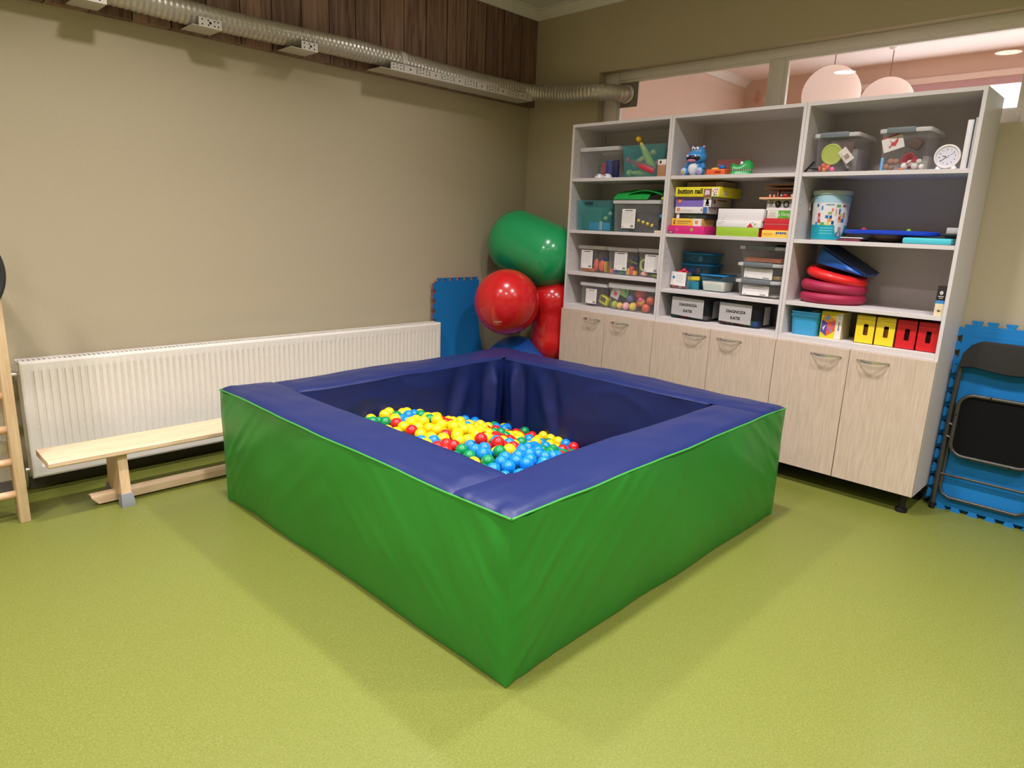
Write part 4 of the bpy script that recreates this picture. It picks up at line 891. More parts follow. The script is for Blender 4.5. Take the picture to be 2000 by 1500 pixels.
c1 = tub('storage_box', 'clear lidded box with a white label, first of three on the third shelf', -0.29, 0.25, -0.846, -1.108, C1, 1.324, CLEAR, CLEARLID, 0.026, 0.010); sticker(c1, -0.2905, -0.884, -0.990, 1.156, 1.290)
c2 = tub('storage_box', 'clear lidded box with a white label, middle of three on the third shelf', -0.285, 0.25, -1.118, -1.372, C1, 1.322, CLEAR, CLEARLID, 0.026, 0.010); sticker(c2, -0.2855, -1.186, -1.297, 1.162, 1.290)
c3 = tub('storage_box', 'clear lidded box with a white label, right one of three on the third shelf', -0.285, 0.25, -1.382, -1.606, C1, 1.326, CLEAR, CLEARLID, 0.026, 0.010); sticker(c3, -0.2855, -1.446, -1.560, 1.165, 1.287)
zb = C1 + 0.006
block('toy_block', 'flat orange piece under the label in the first clear box', 'block', -0.272, -0.10, -0.876, -0.985, zb, zb + 0.022, pm((238, 140, 70)))
blob('toy_shape', 'large coral red rounded shape in the first clear box', 'toy', (-0.25, -1.052, zb + 0.045), (0.02, 0.032, 0.042), pm((228, 96, 72)))
blob('toy_shape', 'smaller coral red shape beside the label in the first clear box', 'toy', (-0.245, -0.995, zb + 0.050), (0.02, 0.022, 0.046), pm((226, 100, 78)))
block('toy_board', 'blue card standing behind the coral red shapes in the first clear box', 'card', -0.20, -0.195, -0.985, -1.092, zb, zb + 0.105, card((66, 84, 168)))
block('toy_board', 'yellow strip at the right side of the first clear box', 'card', -0.27, -0.10, -1.086, -1.094, zb, zb + 0.08, card((214, 178, 60)))
cols = [((236, 108, 72), 'orange-red'), ((54, 110, 190), 'blue'), ((130, 110, 190), 'lilac'), ((70, 180, 120), 'green'), ((60, 140, 200), 'sky blue'), ((232, 190, 80), 'yellow'), ((214, 90, 80), 'coral'), ((236, 170, 90), 'apricot')]
for k, (c, nm) in enumerate(cols):
    y = -1.142 - k * 0.028; hh = (0.032, 0.026, 0.026, 0.034, 0.05, 0.045, 0.06, 0.03)[k]
    block('toy_brick', '%s brick on the bottom of the middle clear box on the third shelf' % nm, 'brick', -0.268, -0.235, y, y - 0.025, zb, zb + hh, pm(c), 'bricks in the middle clear box', 0.003)
block('toy_brick', 'long yellow-green rod lying over the bricks in the middle clear box', 'rod', -0.22, -0.21, -1.24, -1.34, zb + 0.085, zb + 0.097, pm((196, 200, 90)), None, 0.003, tilt=(0.3, 0, 0))
block('toy_brick', 'dark blue piece standing behind the rod in the middle clear box', 'brick', -0.20, -0.17, -1.28, -1.33, zb + 0.05, zb + 0.13, pm((70, 96, 140)), None, 0.006)
b = B(); b.tube([(-0.26, -1.425 + 0.028 * math.cos(k * PI / 12), zb + 0.075 + 0.036 * math.sin(k * PI / 12)) for k in range(24)], 0.008, 8, closed=True)
tag(b.obj('toy_ring', pm((190, 206, 110)), origin=(-0.26, -1.425, zb)), 'pale green ring behind the label in the right clear box, third shelf', 'ring')
blob('toy_figure', 'pale pink figure at the bottom of the right clear box, third shelf', 'toy', (-0.26, -1.435, zb + 0.016), (0.02, 0.03, 0.016), pm((240, 180, 160)))
blob('toy_figure', 'green worm-like toy at the bottom of the right clear box, third shelf', 'toy', (-0.26, -1.535, zb + 0.010), (0.014, 0.045, 0.010), pm((150, 190, 60)))

d1 = tub('storage_box', 'clear lidded box with a white label on the lowest open shelf of left cabinet', -0.345, 0.27, -0.930, -1.182, BT, 1.058, CLEAR, CLEARLID, 0.026, 0.010); sticker(d1, -0.3455, -0.992, -1.092, 0.905, 1.012)
b = B(); b.lathe([(0.018, 0), (0.034, 0.012), (0.044, 0.040), (0.041, 0.040), (0.030, 0.014)], (-0.28, -0.99, BT + 0.006), seg=20)
tag(b.obj('toy_bowl', pm((240, 150, 110)), origin=(-0.28, -0.99, BT + 0.006)), 'peach coloured bowl behind the label in the lowest clear box', 'bowl')
yt = thing('toy_van', 'chunky yellow toy with a dark panel in the lowest clear box', 'toy', (-0.28, -1.130, BT + 0.006))
b = B(); b.M = Matrix.Translation((-0.285, -1.130, BT + 0.050)) @ Euler((0.35, 0, 0)).to_matrix().to_4x4(); b.box(-0.03, 0.03, -0.045, 0.045, -0.034, 0.034, bev=0.018, seg=3); b.obj('body', pm((214, 208, 62)), yt)
b = B(); b.M = Matrix.Translation((-0.3155, -1.127, BT + 0.060)) @ Euler((0.35, 0, 0)).to_matrix().to_4x4(); b.box(-0.001, 0.001, -0.028, 0.024, -0.016, 0.016, bev=0.0006, seg=1); b.obj('dark_panel', pm((96, 96, 44)), yt)
block('cloth_bundle', 'dark red cloth at the back of the lowest clear box', 'cloth', -0.17, -0.11, -1.06, -1.17, BT + 0.005, BT + 0.13, card((128, 58, 62)), None, 0.02)
d2 = tub('storage_box', 'wide clear lidded box full of small balls on the lowest open shelf of left cabinet', -0.350, 0.28, -1.196, -1.604, BT, 1.074, CLEAR, CLEARLID, 0.036, 0.008)
for lb, y, z, rr, c, x in (('lime green', -1.240, 0.918, 0.026, (176, 196, 70), -0.318), ('apricot yellow', -1.288, 0.914, 0.024, (242, 196, 100), -0.322), ('pale pink', -1.340, 0.916, 0.027, (244, 186, 186), -0.318), ('lemon yellow', -1.398, 0.918, 0.029, (226, 206, 84), -0.316), ('purple-blue', -1.360, 0.970, 0.029, (112, 110, 176), -0.296), ('large orange-red', -1.425, 1.010, 0.044, (226, 104, 80), -0.262), ('yellow and pink', -1.455, 0.955, 0.030, (232, 180, 90), -0.300), ('orange', -1.532, 0.972, 0.030, (232, 104, 70), -0.305), ('orange ringed', -1.508, 0.918, 0.030, (230, 112, 84), -0.318)):
    o = blob('small_ball', '%s ball in the wide clear box of balls' % lb, 'ball', (x, y, z), rr, pm(c, 0.55))
    if lb == 'yellow and pink':
        B().ball((x - 0.012, y, z + 0.012), 0.0215, seg=14).obj('pink_patch', pm((232, 90, 130)), o); B().ball((x - 0.010, y + 0.014, z - 0.014), 0.019, seg=14).obj('red_patch', pm((232, 84, 70)), o)
    if lb == 'orange ringed':
        b = B(); b.tube([(x - 0.0275, y + 0.011 * math.cos(k * PI / 10), z + 0.011 * math.sin(k * PI / 10)) for k in range(20)], 0.002, 6, closed=True); b.obj('ring_mark', pm((170, 70, 60)), o)
t = thing('picture_card', 'picture card with a red fruit leaning in the wide clear box of balls', 'card', (-0.325, -1.245, 0.955))
b = B(); b.M = Matrix.Translation((-0.322, -1.245, 1.000)) @ Euler((0.35, 0, 0)).to_matrix().to_4x4(); b.box(-0.001, 0.001, -0.036, 0.036, -0.040, 0.040); b.obj('card', card((214, 208, 206)), t)
B().ball((-0.3235, -1.245, 0.995), (0.001, 0.016, 0.014), seg=12).obj('printed_fruit', card((222, 60, 48)), t)
B().ball((-0.3235, -1.240, 1.014), (0.001, 0.010, 0.006), seg=10).obj('printed_leaf', card((110, 170, 80)), t)
t = thing('picture_card', 'green picture card leaning in the wide clear box of balls', 'card', (-0.325, -1.325, 0.97))
b = B(); b.M = Matrix.Translation((-0.320, -1.318, 1.018)) @ Euler((0.30, 0, 0)).to_matrix().to_4x4(); b.box(-0.001, 0.001, -0.034, 0.034, -0.036, 0.036); b.obj('card', card((116, 196, 92)), t)
b = B()
for k in range(3): b.box(-0.3225, -0.3215, -1.338 + 0.004 * k, -1.330 + 0.004 * k, 0.998 + 0.016 * k, 1.009 + 0.016 * k)
b.obj('printed_letters', INK, t); b = B(); b.ball((-0.3215, -1.308, 1.012), (0.001, 0.011, 0.013), seg=10); b.obj('printed_patch', card((236, 170, 90)), t)

# ============ cabinet 2 (middle) ============
HB = mat('hippo_blue', (62, 146, 214), 0.3, 0.5); HW = pm((226, 228, 234), 0.35); HL = pm((170, 205, 238), 0.35); HP = pm((188, 160, 216), 0.4)
hp = thing('hippo_toy', 'sitting blue hippo toy with open mouth, top shelf of middle cabinet', 'toy', (-0.285, -1.775, A2))
hx, hy, hz = -0.285, -1.775, A2
B().ball((hx + 0.004, hy, hz + 0.048), (0.052, 0.056, 0.052), seg=24).obj('body', HB, hp)
B().ball((hx - 0.022, hy, hz + 0.044), (0.036, 0.038, 0.042), seg=20).obj('belly', HW, hp)
b = B(); b.ball((hx - 0.004, hy, hz + 0.114), (0.058, 0.070, 0.044), seg=28, rings=18); b.ball((hx + 0.008, hy - 0.004, hz + 0.142), (0.044, 0.050, 0.042), seg=22); hd = b.obj('head', HB, hp)
b = B(); b.ball((hx - 0.036, hy, hz + 0.109), (0.032, 0.052, 0.024), seg=22); b.obj('mouth', pm((28, 20, 44)), hd)
b = B(); b.ball((hx - 0.052, hy + 0.004, hz + 0.0945), (0.016, 0.031, 0.009), seg=18); b.obj('tongue', pm((240, 140, 170)), hd)
for s in (1, -1):
    B().box(hx - 0.071, hx - 0.060, hy + s * 0.028 - 0.007, hy + s * 0.028 + 0.007, hz + 0.114, hz + 0.127, bev=0.004).obj('tooth', HW, hd)
    e = B().ball((hx - 0.029, hy + s * 0.0125 - 0.002, hz + 0.166), (0.008, 0.0135, 0.0125), seg=16).obj('eye', HW, hd)
    b = B(); b.ball((hx - 0.0358, hy + s * 0.0095 - 0.002, hz + 0.164), (0.003, 0.005, 0.006), seg=10); b.obj('pupil', INK, e)
    r_ = B().lathe([(0.003, 0), (0.010, 0.006), (0.008, 0.016), (0.002, 0.02)], (hx + 0.010, hy + s * 0.034, hz + 0.172), (0, s * 0.6, 1), 14).obj('ear', HP, hd)
    B().lathe([(0.004, 0.0), (0.015, 0.005), (0.017, 0.018), (0.015, 0.034), (0.003, 0.042)], (hx - 0.012, hy + s * 0.050, hz + 0.082), (0.1, 0.25 * s, -1), 14).obj('arm', HB, hp)
    ft = B().ball((hx - 0.034, hy + s * 0.054, hz + 0.027), (0.030, 0.025, 0.027), seg=20).obj('foot', HB, hp)
    B().ball((hx - 0.050, hy + s * 0.056, hz + 0.028), (0.0165, 0.0205, 0.023), seg=18).obj('sole', HL, ft)
    B().ball((hx - 0.0645, hy + s * 0.056, hz + 0.024), (0.003, 0.011, 0.012), seg=14).obj('button', pm((206, 170, 80) if s > 0 else (190, 130, 200)), ft)
tub('storage_tub', 'pink clear plastic tub behind the orange toy, top shelf of middle cabinet', -0.200, 0.15, -1.865, -2.045, A2, 1.905, PINKC, taper=0.012)
ot = thing('orange_toy', 'flat orange plastic toy with a blue knob between the hippo and the crocodile', 'toy', (-0.29, -1.95, A2))
B().box(-0.345, -0.25, -1.885, -2.012, A2, A2 + 0.036, bev=0.006).obj('base', pm((238, 104, 46)), ot)
B().box(-0.3465, -0.344, -1.945, -1.985, A2 + 0.012, A2 + 0.024).obj('slot', pm((170, 56, 24)), ot)
B().lathe([(0.03, 0), (0.026, 0.010), (0.01, 0.014)], (-0.30, -1.925, A2 + 0.035), seg=20).obj('yellow_disc', pm((238, 200, 80)), ot)
B().ball((-0.305, -1.972, A2 + 0.048), (0.018, 0.021, 0.015), seg=18).obj('blue_knob', pm((30, 110, 200)), ot)
blob('clear_bead', 'clear round bead beside the hippo toy in front of the pink tub', 'bead', (-0.225, -1.905, A2 + 0.060), 0.018, CLEAR)
ct = thing('crocodile_toy', 'green crocodile toy showing its teeth, top shelf of middle cabinet', 'toy', (-0.305, -2.10, A2))
XC = Matrix.Translation((-0.300, -2.098, A2)) @ Euler((0, 0, math.radians(118))).to_matrix().to_4x4()
CG = pm((36, 160, 74), 0.35); CGd = pm((24, 130, 58), 0.35)
b = B(); b.M = XC; b.loft([rrect(0, 0, 0.14, 0.082, 0.03, 0, 6), rrect(0, 0, 0.13, 0.075, 0.03, 0.018, 6), rrect(0, 0, 0.12, 0.066, 0.028, 0.024, 6)]); b.obj('lower_jaw', CG, ct)
b = B(); b.M = XC
L = []
for k in range(13):
    t_ = k / 12; xx = 0.064 - 0.128 * t_
    hgt = 0.026 + 0.012 * math.exp(-((t_ - 0.08) / 0.12) ** 2) + 0.033 / (1 + math.exp(-(t_ - 0.50) * 14)) * (1 - 0.6 * max(0, t_ - 0.8) / 0.2)
    wd = 0.024 + 0.012 * math.sin(PI * min(1, t_ * 0.8 + 0.2)) - (0.010 if t_ in (0, 1) else 0)
    L.append([(xx, wd * math.cos(a), 0.031 + (hgt * math.sin(a) if a <= PI else 0)) for a in [PI * q / 10 for q in range(11)]])
b.loft(L); up_ = b.obj('upper_head', CG, ct)
b = B(); b.M = XC; b.box(-0.05, 0.054, -0.031, 0.031, 0.023, 0.032, bev=0.003); b.obj('mouth_lining', pm((140, 26, 26)), ct)
b = B(); b.M = XC
for k in range(9):
    for s in (1, -1):
        for zz, dz in ((0.024, 1), (0.033, -1)): b.lathe([(0.004, 0), (0.0006, 0.006)], (0.052 - k * 0.0125, s * 0.032, zz), (0, 0, dz), 6)
b.obj('teeth', HW, ct)
for s in (1, -1):
    b = B(); b.M = XC; b.ball((0.004, s * 0.021, 0.068), (0.011, 0.008, 0.011), seg=14); e = b.obj('eye', HW, up_)
    b = B(); b.M = XC; b.ball((0.013, s * 0.023, 0.069), (0.003, 0.004, 0.006), seg=10); b.obj('pupil', INK, e)
    b = B(); b.M = XC; b.ball((0.060, s * 0.011, 0.056), 0.006, seg=10, rings=6); b.obj('nostril', INK, up_)

def gbox(name, label, x0, dep, y0, y1, z0, z1, c, group=None, lidline=False, cat='game box'):
    t = thing(name, label, cat, (x0 + dep / 2, (y0 + y1) / 2, z0), group)
    B().box(x0, x0 + dep, y0, y1, z0, z1, bev=0.0012).obj('carton', card(c), t)
    if lidline: B().box(x0 - 0.0004, x0 + 0.004, y0 - 0.002, y1 + 0.002, (z0 + z1) / 2 - 0.0008, (z0 + z1) / 2 + 0.0008).obj('lid_seam', PRINT, t)
    return t
G = 'game boxes stacked at the left of the middle cabinet'
ORL = card((222, 96, 44))
def logo(t, x, y, z, r=0.011):
    b = B(); b.lathe([(r, 0), (r, -0.0004)], (x, y, z), (1, 0, 0), 16); o = b.obj('round_logo', ORL, t)
    b = B(); b.prism([(-r * 0.5, -r * 0.45), (r * 0.5, -r * 0.45), (0, r * 0.6)], (x - 0.0005, y, z), FX, FY, 0.0003); b.obj('logo_figure', card((250, 214, 120)), o)
z0 = B2
t = gbox('game_box', 'magenta game box at the bottom of the left stack, middle cabinet', -0.372, 0.15, -1.664, -1.926, z0, 1.486, (214, 44, 124), G)
bl = patch(t, -0.3722, -1.668, -1.705, z0 + 0.003, z0 + 0.016, card((26, 24, 26)), 'black_label'); b = B(); b.box(-0.3732, -0.3727, -1.672, -1.700, z0 + 0.008, z0 + 0.012); b.obj('white_print', PAPER, bl)
b = B(); b.box(-0.3727, -0.3722, -1.718, -1.738, 1.466, 1.469); b.box(-0.3727, -0.3722, -1.722, -1.744, 1.456, 1.459); b.obj('printed_lines', card((240, 150, 190)), t)
b = B(); b.prism([(-0.012, 0.008), (0.012, 0.008), (0.008, -0.010), (-0.008, -0.010)], (-0.3722, -1.838, 1.464), FX, FY, 0.0004); b.ball((-0.3724, -1.838, 1.466), (0.0006, 0.008, 0.008), seg=10); b.obj('printed_flower', card((170, 176, 84)), t)
t = gbox('game_box', 'yellow and white game box, second from the bottom of the left stack', -0.362, 0.165, -1.680, -1.897, 1.4865, 1.533, (240, 190, 76), G)
patch(t, -0.3622, -1.838, -1.8965, 1.4868, 1.5327, card((232, 228, 222)), 'white_panel'); logo(t, -0.3628, -1.862, 1.510)
b = B(); b.box(-0.3627, -0.3622, -1.694, -1.708, 1.515, 1.523); b.box(-0.3627, -0.3622, -1.694, -1.706, 1.497, 1.511); b.obj('printed_figure', card((140, 70, 50)), t)
b = B()
for k in range(12): b.box(-0.3627, -0.3622, -1.722 - k * 0.0085, -1.728 - k * 0.0085, 1.512, 1.518)
b.box(-0.3627, -0.3622, -1.722, -1.80, 1.502, 1.504); b.obj('printed_lines', card((120, 92, 60)), t)
b = B()
for k in range(6): b.box(-0.345 + k * 0.024, -0.337 + k * 0.024, -1.8978, -1.8972, 1.492, 1.527)
b.obj('side_print', PRINT, t)
t = gbox('game_box', 'dark photo-printed game box in the middle of the left stack', -0.342, 0.145, -1.700, -1.914, 1.5335, 1.5655, (52, 54, 60), G)
patch(t, -0.3422, -1.7005, -1.722, 1.5337, 1.5653, card((226, 222, 218)), 'white_end'); patch(t, -0.3422, -1.724, -1.752, 1.5337, 1.5653, card((40, 36, 56)), 'printed_panel'); patch(t, -0.3422, -1.775, -1.855, 1.536, 1.560, card((40, 56, 44)), 'printed_photo')
b = B(); b.box(-0.3432, -0.3427, -1.79, -1.812, 1.546, 1.549); b.box(-0.3432, -0.3427, -1.818, -1.846, 1.540, 1.543); b.obj('printed_lines', card((110, 120, 100)), t)
t = gbox('game_box', 'white game box with grey lettering and an orange logo, left stack', -0.352, 0.135, -1.693, -1.922, 1.566, 1.606, (230, 226, 222), G)
logo(t, -0.3525, -1.716, 1.589); patch(t, -0.3522, -1.893, -1.9215, 1.5665, 1.6055, card((66, 110, 170)), 'blue_corner')
b = B(); b.ball((-0.3525, -1.883, 1.588), (0.0006, 0.006, 0.010), seg=10); b.obj('printed_figure', card((206, 130, 100)), t)
lettering('CO DO CZEGO', 0.0105, (-0.3524, -1.737, 1.5795), PRINT, t, sx=1.05)
t = gbox('game_box', 'purple game box with an orange logo below the yellow one, left stack', -0.344, 0.27, -1.688, -1.942, 1.6065, 1.668, (132, 110, 192), G)
logo(t, -0.3446, -1.718, 1.643, 0.014); patch(t, -0.3442, -1.888, -1.9415, 1.607, 1.6675, card((236, 232, 228)), 'white_panel')
b = B(); b.box(-0.3447, -0.3442, -1.908, -1.922, 1.640, 1.655); b.obj('printed_hair', card((60, 40, 34)), t); b = B(); b.box(-0.3447, -0.3442, -1.904, -1.926, 1.622, 1.640); b.box(-0.3447, -0.3442, -1.900, -1.930, 1.613, 1.620); b.obj('printed_figure', card((200, 96, 60)), t)
b = B()
for k in range(13): b.box(-0.3447, -0.3442, -1.748 - k * 0.0098, -1.755 - k * 0.0098, 1.646, 1.653)
b.obj('printed_lines', card((84, 66, 150)), t)
patch_ = B().box(-0.330, -0.085, -1.9425, -1.942, 1.608, 1.666).obj('pale_side', card((196, 186, 172)), t)
b = B(); b.lathe([(0.013, 0), (0.013, -0.0004)], (-0.305, -1.9426, 1.64), (0, 1, 0), 16); b.box(-0.27, -0.15, -1.9432, -1.9426, 1.646, 1.654); b.obj('side_print', card((120, 70, 50)), t)
t = gbox('game_box', 'yellow game box lettered button nail on top of the left stack', -0.362, 0.28, -1.689, -2.002, 1.6685, 1.728, (232, 218, 50), G)
lettering('button nail', 0.0445, (-0.3624, -1.706, 1.688), INK, t, bold=0.0016, sx=0.92)
patch(t, -0.3622, -1.893, -1.946, 1.670, 1.716, card((150, 92, 74)), 'printed_photo'); b = B(); b.prism([(0, 0), (0.036, 0.006), (0.032, 0.030), (0.004, 0.032)], (-0.3628, -1.900, 1.677), FX, FY, 0.0003); b.obj('printed_board', card((214, 208, 214)), t)
b = B()
for k, (dy, dz) in enumerate(((0, 0), (0.012, 0.008), (0.02, -0.006), (0.008, -0.012), (0.026, 0.010))): b.ball((-0.3625, -1.958 - dy, 1.702 + dz), (0.0006, 0.0055, 0.0055), seg=8, rings=6)
b.obj('printed_petals', card((222, 70, 60)), t); patch(t, -0.3623, -1.950, -1.992, 1.671, 1.722, card((236, 232, 226)), 'white_panel')
b = B(); b.box(-0.3634, -0.3629, -1.962, -1.970, 1.672, 1.692); b.box(-0.3634, -0.3629, -1.976, -1.984, 1.674, 1.684); b.obj('printed_stems', card((110, 150, 60)), t)
b = B(); b.prism([(0.045, 0.006), (0.105, 0.006), (0.075, 0.044)], (-0.362, -2.0024, 1.672), (1, 0, 0), (0, 0, 1), 0.0004); b.obj('side_triangle', card((206, 196, 176)), t)
t = gbox('wooden_box', 'flat beige box lying above the yellow button nail box', -0.23, 0.17, -1.690, -1.95, 1.7285, 1.768, (190, 170, 140), None, cat='box')
patch(t, -0.2302, -1.79, -1.90, 1.729, 1.7675, card((160, 118, 84)), 'brown_band')
G = 'boxes in the middle stack of the middle cabinet'
t = gbox('game_box', 'lime green box at the bottom of the middle stack', -0.372, 0.24, -2.010, -2.286, B2, 1.487, (158, 196, 58), G)
B().box(-0.371, -0.135, -2.2868, -2.2860, B2 + 0.001, 1.486).obj('red_side', card((190, 26, 44)), t)
t = gbox('game_box', 'white box with a red triangle in the middle of the middle stack', -0.372, 0.24, -2.006, -2.294, 1.4875, 1.527, (232, 229, 226), G)
b = B(); b.prism([(-0.020, 0), (0.020, 0), (0.001, 0.026)], (-0.3722, -2.228, 1.4895), FX, FY, 0.0004); b.obj('red_triangle', card((206, 40, 60)), t)
b = B(); b.prism([(-0.008, 0), (0, 0.009), (0.008, 0), (0, -0.009)], (-0.3722, -2.258, 1.508), FX, FY, 0.0004); b.obj('green_diamond', card((176, 190, 110)), t); b = B(); b.box(-0.3726, -0.3722, -2.238, -2.245, 1.514, 1.521); b.obj('blue_square', card((130, 170, 200)), t)
b = B(); b.box(-0.3726, -0.3722, -2.013, -2.062, 1.5165, 1.5195); b.box(-0.3726, -0.3722, -2.013, -2.045, 1.5045, 1.5075); b.obj('printed_lines', card((176, 174, 172)), t)
t = gbox('lidded_box', 'plain white box on top of the middle stack', -0.362, 0.23, -2.006, -2.299, 1.5275, 1.597, (228, 224, 224), G)
b = B(); b.box(-0.3626, -0.3622, -2.035, -2.052, 1.532, 1.535); b.obj('printed_mark', PRINT, t)
G = 'boxes in the right stack of the middle cabinet'
t = gbox('game_box', 'yellow box with blue lettering at the bottom of the right stack', -0.372, 0.24, -2.306, -2.462, B2, 1.477, (242, 202, 84), G)
b = B()
for k in range(5): b.box(-0.3726, -0.3722, -2.392 - k * 0.0125, -2.4015 - k * 0.0125, 1.455 + 0.002 * (k % 2), 1.468); 
b.obj('blue_lettering', card((56, 84, 150)), t); b = B(); b.box(-0.3726, -0.3722, -2.315, -2.372, 1.456, 1.459); b.box(-0.3726, -0.3722, -2.315, -2.366, 1.450, 1.452); b.obj('orange_lines', card((226, 130, 60)), t)
t = gbox('lidded_box', 'plain red box above the yellow one in the right stack', -0.352, 0.22, -2.304, -2.460, 1.4775, 1.545, (196, 40, 48), G, lidline=True)
t = gbox('game_box', 'half white, half green box in the right stack', -0.342, 0.22, -2.312, -2.458, 1.5455, 1.590, (226, 224, 214), G)
gp = patch(t, -0.3422, -2.378, -2.4578, 1.546, 1.5895, card((98, 172, 62)), 'green_panel')
lettering('g Gang', 0.026, (-0.3428, -2.379, 1.562), PAPER, gp, sx=0.95)
b = B()
for k in range(5): b.box(-0.3426, -0.3422, -2.322, -2.366 + 0.006 * (k % 2), 1.556 + k * 0.006, 1.558 + k * 0.006)
b.obj('printed_lines', card((180, 176, 160)), t)
t = gbox('game_box', 'grey and white box with black drawings in the right stack', -0.342, 0.20, -2.304, -2.452, 1.5905, 1.652, (176, 172, 164), G)
patch(t, -0.3422, -2.3045, -2.4515, 1.591, 1.606, PAPER, 'white_band')
b = B()
for y in (-2.372, -2.420):
    P = [(0.018 * math.cos(k * PI / 4 + 0.2) * (1 + 0.2 * (k % 2)), 0.021 * math.sin(k * PI / 4 + 0.2)) for k in range(8)]
    b.prism(P, (-0.3426, y, 1.626), FX, FY, 0.0004)
b.obj('black_drawing', INK, t)
b = B(); b.ball((-0.3432, -2.420, 1.626), (0.0005, 0.011, 0.014), seg=10); b.ball((-0.3432, -2.368, 1.632), (0.0005, 0.006, 0.006), seg=8); b.obj('grey_drawing', card((150, 146, 140)), t)
b = B()
for k in range(2):
    for j in range(4): b.box(-0.3427, -0.3422, -2.322 - k * 0.010, -2.327 - k * 0.010, 1.614 + j * 0.009, 1.620 + j * 0.009)
b.obj('small_print', INK, t)
pb = thing('peg_board', 'thin wooden peg board with a red top lying on the right stack', 'board', (-0.25, -2.37, 1.653))
B().box(-0.365, -0.14, -2.262, -2.462, 1.6535, 1.664, bev=0.001).obj('board', card((224, 184, 146)), pb)
B().box(-0.362, -0.145, -2.266, -2.461, 1.664, 1.6665).obj('red_top', card((190, 44, 48)), pb)
for k, (y, x, hh, c) in enumerate(((-2.318, -0.345, 0.016, (224, 160, 120)), (-2.340, -0.340, 0.014, (222, 150, 110)), (-2.345, -0.30, 0.040, (150, 90, 70)), (-2.448, -0.345, 0.016, (236, 180, 130)), (-2.445, -0.30, 0.034, (150, 90, 70)))):
    B().lathe([(0.006, 0), (0.006, hh * 0.7), (0.004, hh)], (x, y, 1.6665), seg=12).obj('peg', card(c), pb)
blob('small_ball', 'small red bead on the wooden peg board', 'bead', (-0.345, -2.408, 1.6755), (0.009, 0.013, 0.008), pm((214, 40, 50)))
blob('small_ball', 'small grey bead on the wooden peg board', 'bead', (-0.345, -2.385, 1.6745), (0.007, 0.007, 0.007), pm((170, 176, 190)))
for z, y0, lb in ((1.722, -2.262, 'lower of two brown boards above the peg board'), (1.744, -2.254, 'upper of two brown boards above the peg board')):
    block('wooden_board', lb, 'board', -0.305, -0.10, y0, -2.462, z - 0.010, z, card((150, 116, 90)), None, 0.001)
for y in (-2.30, -2.45): block('wooden_post', 'small wooden post between the peg board and the brown boards, %s one' % ('left' if y > -2.4 else 'right'), 'post', -0.20, -0.185, y - 0.007, y + 0.007, 1.6665, 1.712, card((140, 92, 70)))
block('wooden_post', 'flat spacer between the two brown boards', 'post', -0.20, -0.15, -2.36, -2.42, 1.722, 1.734, card((120, 86, 66)))

lb = thing('clear_jar', 'short clear container with a white paper note on its front, third shelf of middle cabinet', 'container', (-0.23, -1.715, C2))
b = B(); shell(b, -0.280, -0.185, -1.660, -1.775, C2, C2 + 0.110, 0.004); b.obj('body', CLEAR, lb)
b = B(); x = -0.2805; b.loft([[(x, -1.661, C2 + 0.024), (x, -1.776, C2 + 0.020), (x, -1.778, C2 + 0.112), (x, -1.666, C2 + 0.114)], [(x - 0.0007, -1.661, C2 + 0.024), (x - 0.0007, -1.776, C2 + 0.020), (x - 0.0007, -1.778, C2 + 0.112), (x - 0.0007, -1.666, C2 + 0.114)]])
n_ = b.obj('paper_note', PAPER, lb)
B().lathe([(0.010, 0), (0.010, -0.0004)], (-0.2813, -1.685, C2 + 0.076), (1, 0, 0), 14).obj('blue_dot', card((50, 130, 200)), n_)
b = B()
for k in range(5): b.box(-0.2817, -0.2812, -1.704, -1.760 + 0.01 * (k % 2), C2 + 0.045 + k * 0.011, C2 + 0.047 + k * 0.011)
b.obj('printed_lines', PRINT, n_)
for k, c in enumerate(((232, 110, 80), (190, 50, 100), (214, 200, 190), (196, 70, 90))): blob('toy_bead', ('orange', 'magenta', 'pale', 'dark pink')[k] + ' bead at the bottom of the short clear container', 'bead', (-0.262, -1.678 - k * 0.026, C2 + 0.018), 0.0125, pm(c), 'beads in the short clear container', 12)
b = B(); b.ball((-0.24, -1.735, C2 + 0.122), 0.016, seg=14); b.ball((-0.245, -1.712, C2 + 0.114), (0.018, 0.022, 0.008), seg=12); b.ball((-0.235, -1.755, C2 + 0.112), (0.012, 0.012, 0.009), seg=12)
tag(b.obj('red_toy', pm((206, 34, 60)), origin=(-0.24, -1.735, C2 + 0.105)), 'small red toy on top of the short clear container', 'toy')
G = 'aqua-lidded food boxes'
ALID = mat('aqua_lid', (30, 130, 190), 0.35)
zs_ = [C2, 1.160, 1.242, 1.316]
for k, nm in enumerate(('bottom', 'middle', 'top')):
    o = 0.004 * k
    tub('food_box', '%s one of three stacked aqua food boxes, third shelf of middle cabinet' % nm, -0.180, 0.155, -1.672 + o * 0, -1.905, zs_[k] + (0.0005 if k else 0), zs_[k + 1], AQUA, ALID, 0.012, 0.016, G)
blob('toy_piece', 'violet-blue piece in the middle aqua box', 'toy', (-0.155, -1.735, 1.190), (0.012, 0.03, 0.024), pm((60, 70, 180)))
blob('toy_piece', 'red piece in the middle aqua box', 'toy', (-0.155, -1.790, 1.192), (0.012, 0.02, 0.026), pm((190, 60, 90)))
blob('toy_piece', 'dark red piece at the right of the middle aqua box', 'toy', (-0.150, -1.850, 1.185), (0.012, 0.03, 0.020), pm((130, 50, 80)))
blob('toy_piece', 'dark crumpled piece in the top aqua box', 'toy', (-0.145, -1.760, 1.264), (0.015, 0.05, 0.014), pm((70, 50, 80)))
blob('toy_piece', 'pale green piece in the top aqua box', 'toy', (-0.150, -1.800, 1.275), (0.012, 0.018, 0.022), pm((140, 170, 170)))
